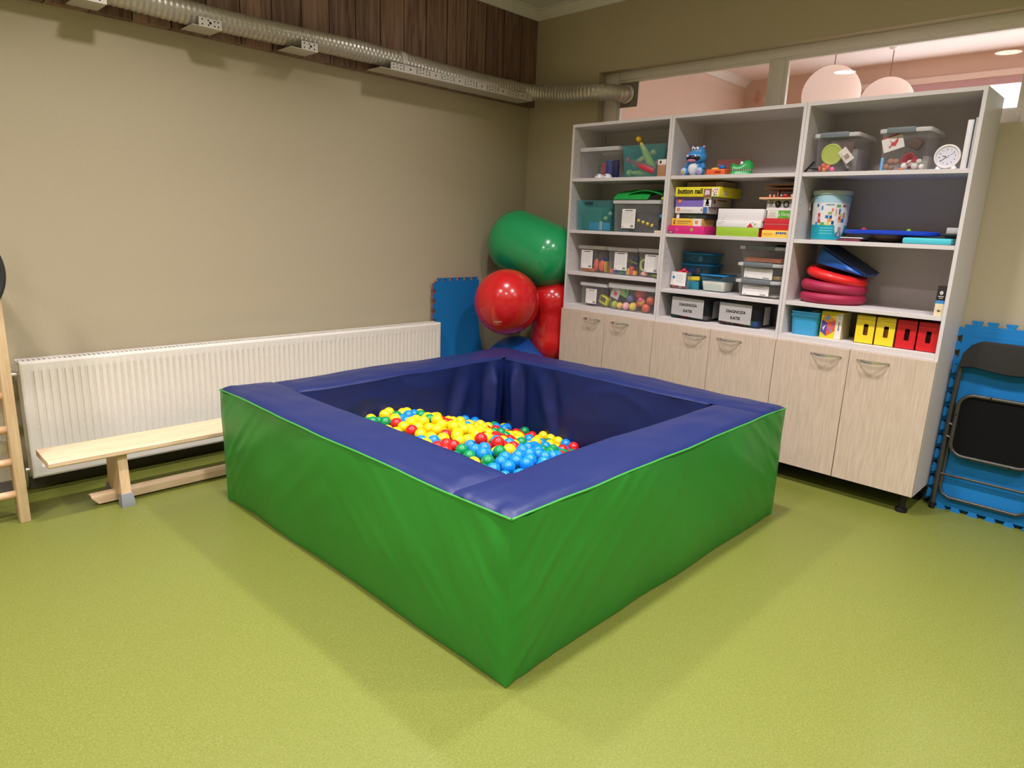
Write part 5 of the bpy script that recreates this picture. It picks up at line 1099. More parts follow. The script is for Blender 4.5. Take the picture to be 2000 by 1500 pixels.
block('yellow_pack', 'yellow pack leaning on the lower aqua boxes beside the white note', 'pack', -0.205, -0.190, -1.745, -1.835, 1.130, 1.158, card((226, 200, 50)), None, 0.004, tilt=(-0.08, 0, 0))
block('teal_pack', 'teal tub-shaped pack under the yellow pack beside the white note', 'pack', -0.215, -0.188, -1.745, -1.838, C2, 1.128, pm((40, 130, 150)), None, 0.006)
rt = tub('food_box', 'food box of white rice with an aqua lid, third shelf of middle cabinet', -0.255, 0.16, -1.862, -2.050, C2, 1.184, AQUAL, ALID, 0.010, 0.018)
b = B(); R_ = lambda k, z: rrect(-0.175, -1.956, 0.152 - k, 0.182 - k, 0.016, z)
b.loft([R_(0.034, C2 + 0.006), R_(0.016, C2 + 0.062), R_(0.018, C2 + 0.066), R_(0.07, C2 + 0.070)])
o = b.obj('rice', mat('white_rice', (236, 224, 204), 0.8, 0.2, bump=0.8, bscale=300), origin=(-0.175, -1.956, C2 + 0.006)); tag(o, 'white rice filling the aqua-lidded food box', 'rice'); o['kind'] = 'stuff'
G = 'clip-lid boxes stacked at the right'
zc = [C2, 1.178, 1.280, 1.380]
for k, nm in enumerate(('bottom', 'middle', 'top')):
    t = tub('clip_box', '%s clear box with grey clip bar in the stack of three, middle cabinet' % nm, -0.325 + 0.004 * k, 0.27, -2.158, -2.432, zc[k] + (0.0005 if k else 0), zc[k + 1], CLEAR, CLEARLID, 0.020, 0.014, G, over=0.006, bar=(0.13, 0.80))
    if k == 0: sticker(t, -0.3145, -2.198, -2.368, C2 + 0.012, C2 + 0.072, 3)
    if k == 1: sticker(t, -0.3105, -2.196, -2.376, zc[1] + 0.012, zc[1] + 0.075, 3, skew=0.006)
block('orange_filling', 'orange sheets in the top clip box', 'sheets', -0.285, -0.09, -2.185, -2.408, zc[2] + 0.006, zc[2] + 0.030, card((236, 140, 96)), None, 0.004)
block('beige_filling', 'beige pieces in the middle clip box', 'pieces', -0.27, -0.09, -2.30, -2.405, zc[1] + 0.006, zc[1] + 0.026, card((206, 176, 120)), None, 0.006)
block('white_filling', 'white pieces in the bottom clip box', 'pieces', -0.285, -0.09, -2.19, -2.405, C2 + 0.006, C2 + 0.014, card((226, 220, 200)), None, 0.003)
block('black_strip', 'black strip lying on the top clip box', 'strip', -0.22, -0.14, -2.34, -2.43, zc[3] + 0.001, zc[3] + 0.011, INK, None, 0.002)

for k, (y0, y1, p, nm) in enumerate(((-1.706, -2.008, (-1.733, -1.968, 0.900, 1.022, 0.010), 'left'), (-2.062, -2.352, (-2.080, -2.294, 0.902, 1.022, 0.006), 'right'))):
    t = tub('label_box', 'dark smoky box with a DIAGNOZA KATIS sheet, %s one of two' % nm, -0.352, 0.25, y0, y1, BT, 1.046, SMOKE, SMOKE, 0.022, 0.012, 'smoky boxes with paper sheets')
    x = -0.3535; a_, c_, e_, g_, sk = p
    b = B(); b.loft([[(x, a_, e_ + sk), (x, c_, e_), (x, c_, g_), (x, a_, g_ + sk * 0.6)], [(x - 0.0006, a_, e_ + sk), (x - 0.0006, c_, e_), (x - 0.0006, c_, g_), (x - 0.0006, a_, g_ + sk * 0.6)]])
    sh = b.obj('paper_sheet', mat('grey_white_paper', (184, 181, 178), 0.8, 0.2), t)
    m_ = (a_ + c_) / 2 - 0.004
    lettering('DIAGNOZA', 0.0245, (x - 0.0009, m_, 0.972 - 0.006 * k), INK, sh, align='CENTER', bold=0.0009); lettering('KATIS', 0.0245, (x - 0.0009, m_, 0.932 - 0.006 * k), INK, sh, align='CENTER', bold=0.0009)
    b = B(); b.box(-0.300, -0.220, y1 - 0.0006, y1 + 0.0002, 0.905, 1.015); b.obj('side_paper', mat('grey_white_paper', (184, 181, 178), 0.8, 0.2), t)
for nm, y, yy, z1, c in (('green', -1.728, -1.778, 0.922, (40, 150, 70)), ('red', -1.782, -1.862, 0.925, (206, 44, 52)), ('grey pebbly', -1.866, -1.98, 0.915, (150, 140, 130))):
    block('toy_piece', '%s piece at the bottom of the left smoky box' % nm, 'toy', -0.325, -0.22, y, yy, BT + 0.006, z1, pm(c), None, 0.006)
for k, (c, nm) in enumerate((((206, 50, 56), 'red'), ((226, 190, 150), 'tan'), ((230, 200, 160), 'cream'), ((196, 60, 70), 'crimson'), ((226, 140, 60), 'orange'), ((222, 206, 70), 'yellow'), ((90, 176, 90), 'green'), ((60, 120, 200), 'blue'))):
    y = -2.084 - k * 0.030; block('toy_strip', '%s strip at the bottom of the right smoky box' % nm, 'strip', -0.325, -0.24, y, y - 0.027, BT + 0.006, BT + 0.026 + 0.012 * (k > 3), pm(c), 'coloured strips in the right smoky box', 0.003)

# ============ cabinet 3 (right) ============
ca = tub('clip_box', 'clear box with grey clip bar holding a lime lid, top shelf of right cabinet', -0.330, 0.28, -2.536, -2.758, A3, 2.006, CLEAR, CLEARLID, 0.022, 0.012, 'clip-lid boxes on the top shelf', over=0.008, bar=(0.12, 0.80))
o = tag(B().lathe([(0.050, 0), (0.056, -0.004), (0.056, -0.012), (0.050, -0.014), (0.043, -0.011), (0.036, -0.011)], (-0.300, -2.625, 1.898), (1, 0, 0.12), 32).obj('round_lid', pm((186, 200, 84)), origin=(-0.3, -2.625, 1.84)), 'round lime green lid standing in the left clear box, top shelf of right cabinet', 'lid')
block('grey_board', 'grey board standing diagonally in the box with the lime lid', 'board', -0.300, -0.10, -2.660, -2.667, 1.806, 1.984, pm((176, 172, 172)), None, 0.001, tilt=(-0.62, 0, 0))
t = thing('picture_card', 'small beige picture card tilted in the box with the lime lid', 'card', (-0.318, -2.708, 1.84))
XM = Matrix.Translation((-0.3155, -2.704, 1.888)) @ Euler((-0.72, 0, 0)).to_matrix().to_4x4()
b = B(); b.M = XM; b.box(-0.0006, 0.0006, -0.024, 0.024, -0.040, 0.040); b.obj('card', card((232, 222, 212)), t)
b = B(); b.M = XM; b.box(-0.0011, -0.0006, -0.012, 0.012, -0.022, 0.004, bev=0.0002, seg=1); b.obj('printed_drawing', card((166, 140, 126)), t)
b = B(); b.M = XM; b.box(-0.0011, -0.0006, 0.014, 0.017, -0.024, 0.026); b.obj('printed_lines', PRINT, t)
for k, (y, z, c, rr) in enumerate(((-2.562, 1.822, (240, 120, 70), 0.015), (-2.585, 1.838, (232, 96, 70), 0.014), (-2.592, 1.816, (236, 150, 90), 0.013), (-2.610, 1.830, (240, 110, 76), 0.014))):
    blob('toy_bead', 'orange bead, %s in the heap at the left of the box with the lime lid' % ('lowest', 'second', 'third', 'rightmost')[k], 'bead', (-0.300, y, z), rr, pm(c), 'orange beads', 12)
blob('toy_bead', 'pink ball at the front of the box with the lime lid', 'ball', (-0.312, -2.640, 1.817), 0.013, pm((240, 110, 160)))
block('brown_pack', 'brown crinkled pack at the back of the box with the lime lid', 'pack', -0.20, -0.10, -2.60, -2.70, 1.87, 1.975, card((140, 110, 100)), None, 0.015)
block('grey_pack', 'grey carton at the right back of the box with the lime lid', 'pack', -0.26, -0.08, -2.738 + 0.03, -2.745, 1.803, 1.925, card((140, 130, 132)), None, 0.002)
cb_ = tub('clip_box', 'clear box with grey clip bar holding a bird card, top shelf of right cabinet', -0.330, 0.28, -2.872, -3.098, A3, 2.010, CLEAR, CLEARLID, 0.022, 0.012, 'clip-lid boxes on the top shelf', over=0.008, bar=(0.13, 0.72))
t = thing('picture_card', 'white card with a red bird tilted in the right clear box, top shelf', 'card', (-0.318, -2.93, 1.90))
XM = Matrix.Translation((-0.3165, -2.932, 1.937)) @ Euler((-0.30, 0, 0)).to_matrix().to_4x4()
b = B(); b.M = XM; b.box(-0.0006, 0.0006, -0.050, 0.050, -0.034, 0.034); b.obj('card', card((234, 226, 220)), t)
b = B(); b.M = XM; b.box(0.0008, 0.0016, -0.052, 0.046, 0.030, 0.042); b.obj('red_strip', card((180, 36, 48)), t)
b = B(); b.M = XM; b.prism([(-0.014, -0.010), (0.010, -0.016), (0.026, 0.004), (0.030, 0.024), (0.008, 0.006), (-0.006, 0.008)], (-0.0008, 0, 0), (0, -1, 0), (0, 0, 1), 0.0004); b.obj('printed_bird', card((206, 50, 66)), t)
b = B(); b.M = XM; b.box(-0.0012, -0.0007, 0.012, 0.022, -0.018, -0.008); b.box(-0.0012, -0.0007, 0.006, 0.010, 0.008, 0.018); b.obj('printed_twig', card((150, 120, 100)), t)
o = B().lathe([(0.026, 0.0), (0.033, 0.002), (0.033, 0.046), (0.030, 0.046), (0.026, 0.004)], (-0.262, -3.020, 1.842), (-0.75, 0.25, 0.35), 24).obj('red_cup', pm((206, 46, 74)), origin=(-0.262, -3.02, 1.81)); tag(o, 'red cup lying on its side in the right clear box, top shelf', 'cup')
for k, (y, z, rr, x) in enumerate(((-2.998, 1.824, 0.017, -0.305), (-3.022, 1.838, 0.016, -0.300), (-3.045, 1.822, 0.017, -0.298), (-3.058, 1.845, 0.015, -0.280), (-3.078, 1.818, 0.014, -0.308))):
    blob('white_pompom', 'white ball among the small balls in the right clear box, %s from left' % ('first', 'second', 'third', 'fourth', 'fifth')[k], 'ball', (x, y, z), rr, pm((224, 220, 214), 0.8), 'white balls in the right clear box', 12)
for k, (y, z, rr) in enumerate(((-2.912, 1.822, 0.017), (-2.930, 1.848, 0.018), (-2.955, 1.846, 0.017), (-2.935, 1.816, 0.013))):
    blob('brown_nut', 'brown nut in the right clear box, %s' % ('lower left', 'upper left', 'upper right', 'lower right')[k], 'nut', (-0.300, y, z), (rr, rr, rr * 0.9), pm((164, 122, 96), 0.7), 'brown nuts', 12)
b = B(); b.lathe([(0.012, 0), (0.018, -0.004), (0.018, -0.014), (0.012, -0.016), (0.010, -0.008)], (-0.300, -2.968, 1.820), (1, 0, 0.2), 18); tag(b.obj('jar_top', FROST, origin=(-0.3, -2.968, 1.803)), 'small round frosted cap between nuts and white balls', 'cap')
block('blue_strip', 'light blue strip standing at the left wall of the right clear box', 'strip', -0.314, -0.30, -2.884, -2.898, 1.803, 1.868, pm((110, 180, 226)), None, 0.002)
blob('toy_bead', 'orange bead at the bottom of the right clear box', 'bead', (-0.312, -2.999 + 0.012, 1.8085), (0.008, 0.012, 0.006), pm((240, 120, 60)))
b = B(); b.lathe([(0.016, 0), (0.030, 0.004), (0.032, 0.04), (0.030, 0.04), (0.014, 0.006)], (-0.20, -2.985, 1.88), (-1, 0, 0.3), 20); tag(b.obj('clear_cup', CLEAR, origin=(-0.2, -2.985, 1.85)), 'clear cup at the back of the right clear box', 'cup')
block('brown_pack', 'brown bark piece at the back of the right clear box', 'bark', -0.18, -0.14, -2.97, -3.03, 1.92, 1.975, card((120, 84, 66)), None, 0.012, tilt=(0.5, 0, 0))
block('white_board', 'white pack leaning on the clear wall at the right of the bird card box', 'pack', -0.2, -0.12, -3.05, -3.078, 1.803, 1.88, card((206, 200, 188)), None, 0.004)
# clock
ck = thing('alarm_clock', 'round white alarm clock on the top shelf of right cabinet', 'clock', (-0.335, -3.195, A3))
kc = Vector((-0.338, -3.195, A3 + 0.062)); kn = Vector((-1, -0.12, -0.06)).normalized(); ku = Vector((0, -1, 0.12)); ku = (ku - kn * ku.dot(kn)).normalized(); kv = kn.cross(ku) * 1
if kv.z < 0: kv = -kv
B().lathe([(0.046, 0.034), (0.056, 0.022), (0.058, 0.0), (0.055, -0.006), (0.050, -0.007), (0.046, -0.002), (0.044, 0.004)], kc, -kn, 40).obj('case', pm((236, 232, 228), 0.3), ck)
fa = B().lathe([(0.0455, 0), (0.0455, 0.001)], kc + kn * 0.001, kn, 40).obj('dial', pm((222, 222, 234), 0.5), ck)
for k in range(1, 13):
    a = PI / 2 - k * PI / 6; c = kc + kn * 0.0024 + (ku * math.cos(a) + kv * math.sin(a)) * 0.034
    lettering(str(k), 0.0115, c - kv * 0.004, INK, fa, ku, kv, 'numeral', 'CENTER')
for nm, ang, L_, w_ in (('hour_hand', 165, 0.022, 0.0017), ('minute_hand', 213, 0.033, 0.0013), ('second_hand', 25, 0.036, 0.0004)):
    a = math.radians(ang); d_ = ku * math.cos(a) + kv * math.sin(a); s_ = kn.cross(d_); c = kc + kn * 0.003
    b = B(); b.loft([[c - d_ * 0.006 - s_ * w_, c - d_ * 0.006 + s_ * w_, c + d_ * L_ + s_ * w_ * 0.6, c + d_ * L_ - s_ * w_ * 0.6], [p + kn * 0.0006 for p in (c - d_ * 0.006 - s_ * w_, c - d_ * 0.006 + s_ * w_, c + d_ * L_ + s_ * w_ * 0.6, c + d_ * L_ - s_ * w_ * 0.6)]])
    b.obj(nm, INK, fa)
B().lathe([(0.004, 0), (0.003, 0.003)], kc + kn * 0.003, kn, 12).obj('hub', pm((240, 240, 240)), fa)
for s in (-1, 1): B().lathe([(0.014, 0), (0.012, 0.010), (0.006, 0.018)], (-0.330, -3.195 + s * 0.034, A3), seg=14).obj('foot', pm((236, 232, 228), 0.3), ck)
# binders, hook
bd = thing('ring_binder', 'white binder standing at the right end of the top shelf', 'binder', (-0.2, -3.268, A3))
B().box(-0.335, -0.05, -3.256, -3.284, A3, 2.028, bev=0.004).obj('cover', pm((230, 228, 226), 0.5), bd)
bk = thing('book', 'thin blue-edged book pressed between the white binder and the cabinet side', 'book', (-0.2, -3.295, A3))
B().box(-0.332, -0.06, -3.287, -3.302, A3, 2.036, bev=0.001).obj('pages', card((214, 214, 214)), bk); B().box(-0.334, -0.058, -3.2855, -3.2872, A3, 2.034).obj('blue_cover', card((52, 74, 124)), bk)
b = B(); b.tube([(-0.358, -2.509, A3 + 0.006), (-0.352, -2.552, A3 + 0.060)], 0.0065, 8); b.tube([(-0.355, -2.531, A3 + 0.026), (-0.340, -2.575, A3 + 0.022)], [0.005, 0.010], 8)
tag(b.obj('black_hook', BLACKP, origin=(-0.355, -2.53, A3)), 'black hook-shaped tool at the left end of the top shelf, right cabinet', 'tool')
# bucket of blocks
bu = thing('toy_bucket', 'turquoise and white round bucket of building blocks, second shelf of right cabinet', 'bucket', (-0.195, -2.622, B3))
bc = (-0.195, -2.622, B3); r0, r1, H = 0.089, 0.101, 0.275
B().lathe([(r0 - 0.004, 0), (r0, 0.004), (r1, H - 0.022), (r1 - 0.004, H - 0.022)], bc, seg=48).obj('body', pm((226, 226, 224), 0.4), bu)
B().lathe([(r1 + 0.003, H - 0.024), (r1 + 0.005, H - 0.020), (r1 + 0.005, H - 0.003), (r1 + 0.001, H), (0.02, H - 0.004)], bc, seg=48).obj('lid', pm((178, 192, 182), 0.45), bu)
def wrap(nm, a0, a1, z0f, z1f, c, off=0.0006, n=24, par=None):
    b = B()
    def fn(s, t):
        a = a0 + (a1 - a0) * s; z = z0f(s) + (z1f(s) - z0f(s)) * t; rr = r0 + (r1 - r0) * (z - 0.004) / (H - 0.026) + off
        # angle 0 looks toward the camera side; positive = to the right
        th = PI + 0.42 + a
        return (bc[0] + rr * math.cos(th), bc[1] + rr * math.sin(th), bc[2] + z)
    b.grid(fn, n, 4); return b.obj(nm, card(c), par or bu)
K = lambda v: (lambda s: v)
wrap('turquoise_base_print', -2.2, 2.2, K(0.004), lambda s: 0.085 - 0.060 * math.sqrt(max(0, 1 - ((s * 4.4 - 2.2 - 0.60) / 0.36) ** 2)), (24, 160, 178), n=110)
wrap('sky_print', -2.2, 2.2, K(0.208), lambda s: 0.216 + 0.034 * math.sin(PI * s), (168, 208, 222))
wrap('upper_print', -2.2, 2.2, lambda s: 0.216 + 0.034 * math.sin(PI * s), K(0.252), (126, 168, 168))
wrap('printed_lines', -0.62, 0.18, K(0.066), K(0.070), (120, 206, 214), 0.001); wrap('printed_lines', -0.62, 0.18, K(0.052), K(0.056), (120, 206, 214), 0.001); wrap('printed_lines', -0.62, 0.18, K(0.036), K(0.040), (120, 206, 214), 0.001)
for a_, z_, w_, h_, c_ in ((-0.85, 0.192, 0.14, 0.016, (48, 110, 180)), (-0.55, 0.178, 0.09, 0.022, (70, 120, 190)), (-0.72, 0.140, 0.16, 0.018, (206, 60, 66)), (-0.72, 0.122, 0.18, 0.018, (222, 130, 160)), (-0.70, 0.104, 0.18, 0.016, (206, 70, 60)), (-0.88, 0.090, 0.16, 0.020, (70, 140, 200)), (-0.48, 0.090, 0.26, 0.018, (100, 170, 80)), (-0.16, 0.092, 0.14, 0.018, (232, 196, 70)), (-0.25, 0.130, 0.18, 0.016, (40, 110, 180)), (-0.10, 0.150, 0.22, 0.014, (150, 180, 100)), (-0.04, 0.128, 0.14, 0.018, (44, 80, 140)), (-0.10, 0.112, 0.22, 0.016, (226, 160, 80)), (0.10, 0.098, 0.14, 0.020, (36, 70, 130)), (0.02, 0.168, 0.10, 0.016, (232, 120, 90)), (0.22, 0.156, 0.08, 0.034, (226, 160, 130)), (0.42, 0.160, 0.10, 0.030, (52, 110, 170)), (0.32, 0.190, 0.24, 0.014, (100, 170, 90)), (0.50, 0.140, 0.20, 0.014, (226, 190, 80)), (0.46, 0.124, 0.14, 0.018, (206, 66, 56)), (0.48, 0.108, 0.18, 0.014, (230, 170, 80)), (0.68, 0.112, 0.20, 0.020, (48, 120, 180)), (0.72, 0.140, 0.12, 0.030, (170, 130, 70)), (0.66, 0.190, 0.18, 0.009, (170, 50, 70)), (-0.14, 0.196, 0.44, 0.006, (110, 150, 180)), (0.56, 0.058, 0.20, 0.034, (150, 150, 156)), (0.44, 0.034, 0.12, 0.026, (110, 110, 130)), (0.66, 0.036, 0.12, 0.026, (130, 130, 146))):
    wrap('printed_block', a_ - w_ / 2, a_ + w_ / 2, K(z_ - h_ / 2), K(z_ + h_ / 2), c_, 0.0012, 4)
b = B(); b.tube([(bc[0] - 0.02, bc[1] + 0.102, bc[2] + 0.235), (bc[0] - 0.03, bc[1] + 0.112, bc[2] + 0.20), (bc[0] - 0.03, bc[1] + 0.108, bc[2] + 0.165)], 0.004, 8); b.obj('rope_handle', card((214, 206, 190)), bu)
# balance board and flat things
bb = thing('balance_board', 'blue oval balance board on a brown dome, second shelf of right cabinet', 'balance board', (-0.195, -2.955, B3))
b = B(); el = lambda k, z: [(-0.195 + (0.172 - k) * math.cos(a * PI / 24), -2.955 + (0.235 - k) * math.sin(a * PI / 24), z) for a in range(48)]
b.loft([el(0.01, 1.473), el(0, 1.477), el(0, 1.490), el(0.008, 1.496)]); b.obj('board', pm((28, 66, 190), 0.35), bb)
b = B(); b.lathe([(0.030, 0), (0.072, 0.012), (0.088, 0.026), (0.090, 0.040)], (-0.215, -2.955, B3), seg=32); b.obj('dome', pm((112, 88, 74)), bb)
for y, c in ((-2.80, (222, 60, 100)), (-3.030, (150, 206, 70))): B().lathe([(0.012, 0), (0.011, 0.010), (0.006, 0.014)], (-0.15, y, 1.495), seg=16).obj('knob', pm(c), bb)
block('white_sheet', 'thin white tray under the left part of the blue balance board', 'tray', -0.345, -0.20, -2.745, -2.862, B3 + 0.016, B3 + 0.022, pm((214, 212, 210)))
block('dark_red_folder', 'dark red flat folder under the blue balance board', 'folder', -0.350, -0.20, -2.730, -2.850, B3, B3 + 0.012, card((120, 50, 70)))
block('cyan_pack', 'flat cyan pack lying at the right end of the second shelf', 'pack', -0.365, -0.19, -3.062, -3.285, B3, B3 + 0.032, pm((80, 196, 210), 0.3), None, 0.010)
block('black_case', 'black flat case on the cyan pack at the right end of the second shelf', 'case', -0.26, -0.12, -3.205, -3.30, B3 + 0.044, B3 + 0.058, pm((30, 32, 40)), None, 0.006)
block('cyan_pack', 'second flat pack hidden under the black case', 'pack', -0.18, -0.06, -3.21, -3.30, B3, B3 + 0.043, card((120, 120, 122)))
block('white_carton', 'small white carton on the black case at the right end of the second shelf', 'carton', -0.235, -0.15, -3.226, -3.295, B3 + 0.0585, B3 + 0.088, card((222, 220, 218)))
# cushions
DR = mat('burgundy_rubber', (164, 38, 72), 0.5, 0.35, bump=0.2, bscale=60)
def cushion(label, c, r, hh, mt, tilt=(0, 0, 0), spikes=False, mt2=None):
    t = thing('balance_cushion', label, 'cushion', c, 'inflatable balance cushions')
    X = Matrix.Translation(c) @ Euler(tilt).to_matrix().to_4x4()
    b = B(); b.M = X
    P = [(r * 0.5, 0.004)] + [(r - hh / 2 + hh / 2 * math.cos(a * PI / 12), hh / 2 + hh / 2 * math.sin(a * PI / 12)) for a in range(-6, 7)] + [(r * 0.5, hh - 0.002), (0.01, hh - 0.006)]
    b.lathe(P, seg=56); b.obj('cushion', mt, t)
    if spikes:
        b = B(); b.M = X
        for k in range(84):
            a = 2 * PI * k / 84
            for rr, zz in ((r - hh * 0.30, hh * 0.93), (r - hh * 0.62, hh * 1.0)): b.lathe([(0.0030, 0), (0.0022, 0.005)], (rr * math.cos(a), rr * math.sin(a), zz - 0.001), (0.3 * math.cos(a), 0.3 * math.sin(a), 1), 6)
        b.obj('nubs', mt, t)
    return t
cushion('burgundy round cushion at the bottom of the cushion stack', (-0.20, -2.700, C3), 0.178, 0.062, DR)
cushion('burgundy round cushion, second from the bottom of the cushion stack', (-0.20, -2.698, C3 + 0.060), 0.178, 0.064, DR, (0.07, 0, 0))
cushion('bright red nubbed cushion, tilted near the top of the cushion stack', (-0.20, -2.705, C3 + 0.126), 0.168, 0.054, mat('bright_red_rubber', (222, 34, 36), 0.35, 0.45), (0.20, 0, 0), True)
wg = thing('wedge_cushion', 'blue wedge-shaped seat cushion on top of the cushion stack', 'cushion', (-0.2, -2.73, C3 + 0.19))
X = Matrix.Translation((-0.165, -2.742, C3 + 0.196)) @ Euler((0.22, 0, 0)).to_matrix().to_4x4()
b = B(); b.M = X; W_ = 0.135
L = []
for k in range(13):
    s = k / 12; y = 0.130 - 0.27 * s; hh = 0.082 * (1 - s) ** 1.1 + 0.010; xx = W_ - 0.02 * (2 * s - 1) ** 8
    L.append([(-xx, y, 0.004), (-xx - 0.006, y, hh * 0.5), (-xx, y, hh - 0.003), (-xx + 0.010, y, hh), (xx - 0.010, y, hh), (xx, y, hh - 0.003), (xx, y, 0.004), (xx - 0.01, y, 0), (-xx + 0.01, y, 0)])
b.loft(L); b.obj('cushion', pm((24, 92, 180), 0.4), wg)
b = B(); b.M = X; b.loft([[(-W_ + 0.004, 0.126, 0.093), (W_ - 0.004, 0.126, 0.093), (W_ - 0.004, -0.14, 0.0115), (-W_ + 0.004, -0.14, 0.0115)], [(-W_ + 0.004, 0.130, 0.106), (W_ - 0.004, 0.130, 0.106), (W_ - 0.004, -0.146, 0.016), (-W_ + 0.004, -0.146, 0.016)]]); b.obj('navy_top', pm((20, 44, 96), 0.5), wg)
cn = thing('tall_carton', 'small black and cream carton at the right end of the cushion shelf', 'carton', (-0.35, -3.286, C3))
B().box(-0.368, -0.330, -3.264, -3.305, C3, C3 + 0.152, bev=0.0008).obj('carton', card((34, 28, 28)), cn)
patch(cn, -0.3682, -3.2645, -3.3045, C3 + 0.001, C3 + 0.064, card((226, 212, 176)), 'cream_panel'); patch(cn, -0.3682, -3.2645, -3.3045, C3 + 0.064, C3 + 0.080, card((60, 140, 206)), 'blue_band')
b = B()
for a_ in (0.2, 0.9, 1.6, 2.4): b.prism([(0, -0.002), (0.016, 0.0), (0, 0.003)], (-0.3689, -3.284, C3 + 0.024), FX * math.cos(a_) + FY * math.sin(a_), FY * math.cos(a_) - FX * math.sin(a_), 0.0003)
b.obj('printed_leaf', card((90, 66, 50)), cn)
b = B(); b.ball((-0.3684, -3.284, C3 + 0.118), (0.0006, 0.008, 0.010), seg=12); b.box(-0.3686, -0.3681, -3.272, -3.297, C3 + 0.098, C3 + 0.102); b.box(-0.3686, -0.3681, -3.276, -3.293, C3 + 0.090, C3 + 0.093); b.obj('printed_emblem', card((200, 196, 190)), cn)
# bottom row
bs = thing('plastic_basket', 'sky blue plastic basket on the lowest open shelf of right cabinet', 'basket', (-0.23, -2.61, BT))
b = B(); shell(b, -0.335, -0.12, -2.524, -2.690, BT, BT + 0.138, 0.010, 0.024, 0.003, flare=0.002); b.obj('body', pm((64, 172, 222), 0.4), bs)
B().box(-0.3385, -0.3345, -2.532, -2.683, BT + 0.108, BT + 0.120, bev=0.0015).obj('rim_rib', pm((64, 172, 222), 0.4), bs)
blob('grey_toy', 'grey rounded thing peeping out of the sky blue basket', 'toy', (-0.24, -2.64, BT + 0.118), (0.04, 0.03, 0.028), pm((170, 172, 178)))
sb = thing('shape_sorter_box', 'yellow carton picturing a coloured cube toy, lowest open shelf of right cabinet', 'toy box', (-0.25, -2.765, BT))
B().box(-0.325, -0.19, -2.702, -2.818, BT, BT + 0.152, bev=0.001).obj('carton', card((226, 212, 40)), sb)
x = -0.3253
def poly(nm, pts, c, off=0.0): b = B(); b.prism(pts, (x - off, -2.702, BT), FX, FY, 0.0004); return b.obj(nm, card(c), sb)
poly('printed_cube_left', [(0.006, 0.104), (0.036, 0.088), (0.036, 0.012), (0.002, 0.036)], (84, 74, 156)); poly('printed_cube_right', [(0.036, 0.088), (0.080, 0.108), (0.080, 0.046), (0.036, 0.012)], (222, 92, 60)); poly('printed_cube_top', [(0.006, 0.104), (0.036, 0.088), (0.080, 0.108), (0.040, 0.140), (0.014, 0.134)], (232, 150, 66)); poly('printed_window', [(0.018, 0.112), (0.036, 0.104), (0.052, 0.118), (0.036, 0.132)], (92, 156, 176), 0.0004)
poly('white_panel', [(0.082, 0.002), (0.1155, 0.002), (0.1155, 0.150), (0.082, 0.140)], (226, 222, 212)); poly('printed_figure', [(0.096, 0.050), (0.103, 0.050), (0.102, 0.100), (0.098, 0.100)], (120, 112, 108), 0.0004)
for u_, v_, c_ in ((0.050, 0.060, (150, 120, 190)), (0.066, 0.080, (150, 90, 160)), (0.060, 0.046, (120, 140, 200))): B().ball((x - 0.0006, -2.702 - u_, BT + v_), (0.0006, 0.007, 0.008), seg=10).obj('printed_shape', card(c_), sb)
b = B(); b.prism([(0.012, 0.060), (0.018, 0.042), (0.030, 0.078), (0.018, 0.066)], (x - 0.0004, -2.702, BT), FX, FY, 0.0004); b.obj('printed_star', card((206, 206, 226)), sb)
B().lathe([(0.006, 0), (0.006, -0.0004)], (x - 0.0005, -2.801, BT + 0.122), (1, 0, 0), 12).obj('printed_badge', card((206, 190, 170)), sb)
B().box(-0.324, -0.191, -2.8185, -2.818, BT + 0.001, BT + 0.151).obj('pale_side', card((206, 196, 160)), sb)
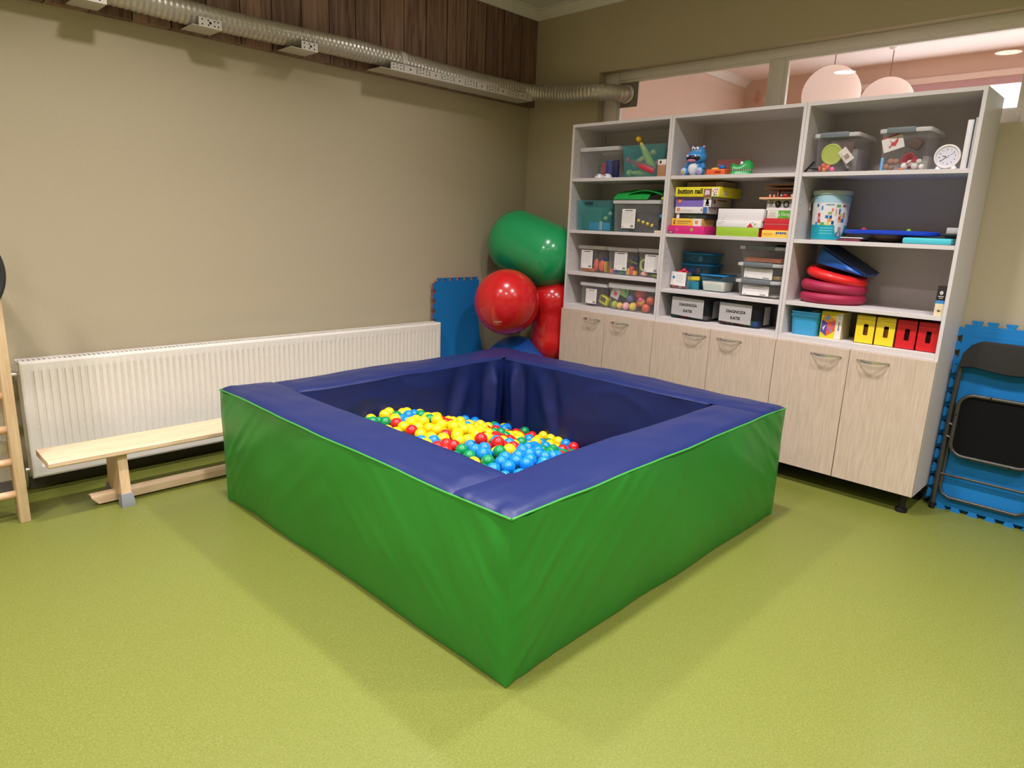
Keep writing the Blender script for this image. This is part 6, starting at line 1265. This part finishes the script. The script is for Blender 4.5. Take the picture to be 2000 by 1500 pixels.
def holder(label, y0, y1, c, cin):
    t = thing('magazine_holder', label, 'box', (-0.22, (y0 + y1) / 2, BT), 'slotted storage boxes')
    b = B(); yc = (y0 + y1) / 2; W2, z0, z1 = abs(y1 - y0) / 2 - 0.0008, BT, BT + 0.156; xf = -0.336
    sy0, sy1, sz0, sz1 = yc + 0.008, yc - 0.016, z0 + 0.046, z0 + 0.108
    for q in ((y0 - 0.0008, sy0, z0, z1), (sy1, y1 + 0.0008, z0, z1), (sy0, sy1, z0, sz0), (sy0, sy1, sz1, z1)): b.box(xf, xf + 0.003, *q)
    for (cy_, cz_, a_) in ((sy0, sz0, 0), (sy0, sz1, 0), (sy1, sz0, 1), (sy1, sz1, 1)):
        e_ = -0.005 if a_ == 0 else 0.005; g_ = 0.005 if cz_ == sz0 else -0.005
        b.loft([[(xx, cy_, cz_), (xx, cy_ + e_, cz_), (xx, cy_ + e_ * 0.3, cz_ + g_ * 0.3), (xx, cy_, cz_ + g_)] for xx in (xf, xf + 0.003)])
    b.box(xf, -0.10, y0 - 0.0008, y0 - 0.0035, z0, z1); b.box(xf, -0.10, y1 + 0.0035, y1 + 0.0008, z0, z1); b.box(xf, -0.10, y0 - 0.0008, y1 + 0.0008, z0, z0 + 0.003); b.box(-0.103, -0.10, y0 - 0.0008, y1 + 0.0008, z0, z1)
    b.box(xf, -0.10, y0 - 0.0008, y1 + 0.0008, z1 - 0.003, z1); b.box(xf - 0.001, xf + 0.001, y0 - 0.0008, y1 + 0.0008, z1 - 0.024, z1 - 0.022, 1)
    b.obj('body', [pm(c, 0.4), pm(cin, 0.4)], t)
    B().box(-0.31, -0.12, yc + 0.012, yc - 0.020, z0 + 0.004, z0 + 0.09).obj('contents', card(cin), t)
holder('yellow slotted box next to the cube carton', -2.893, -2.995, (238, 212, 44), (176, 110, 40)); holder('yellow slotted box touching the red slotted boxes', -2.996, -3.097, (238, 212, 44), (176, 110, 40))
holder('red slotted box touching the yellow slotted boxes', -3.099, -3.199, (204, 28, 36), (70, 12, 18)); holder('red slotted box at the right end of the lowest open shelf', -3.200, -3.300, (204, 28, 36), (70, 12, 18))
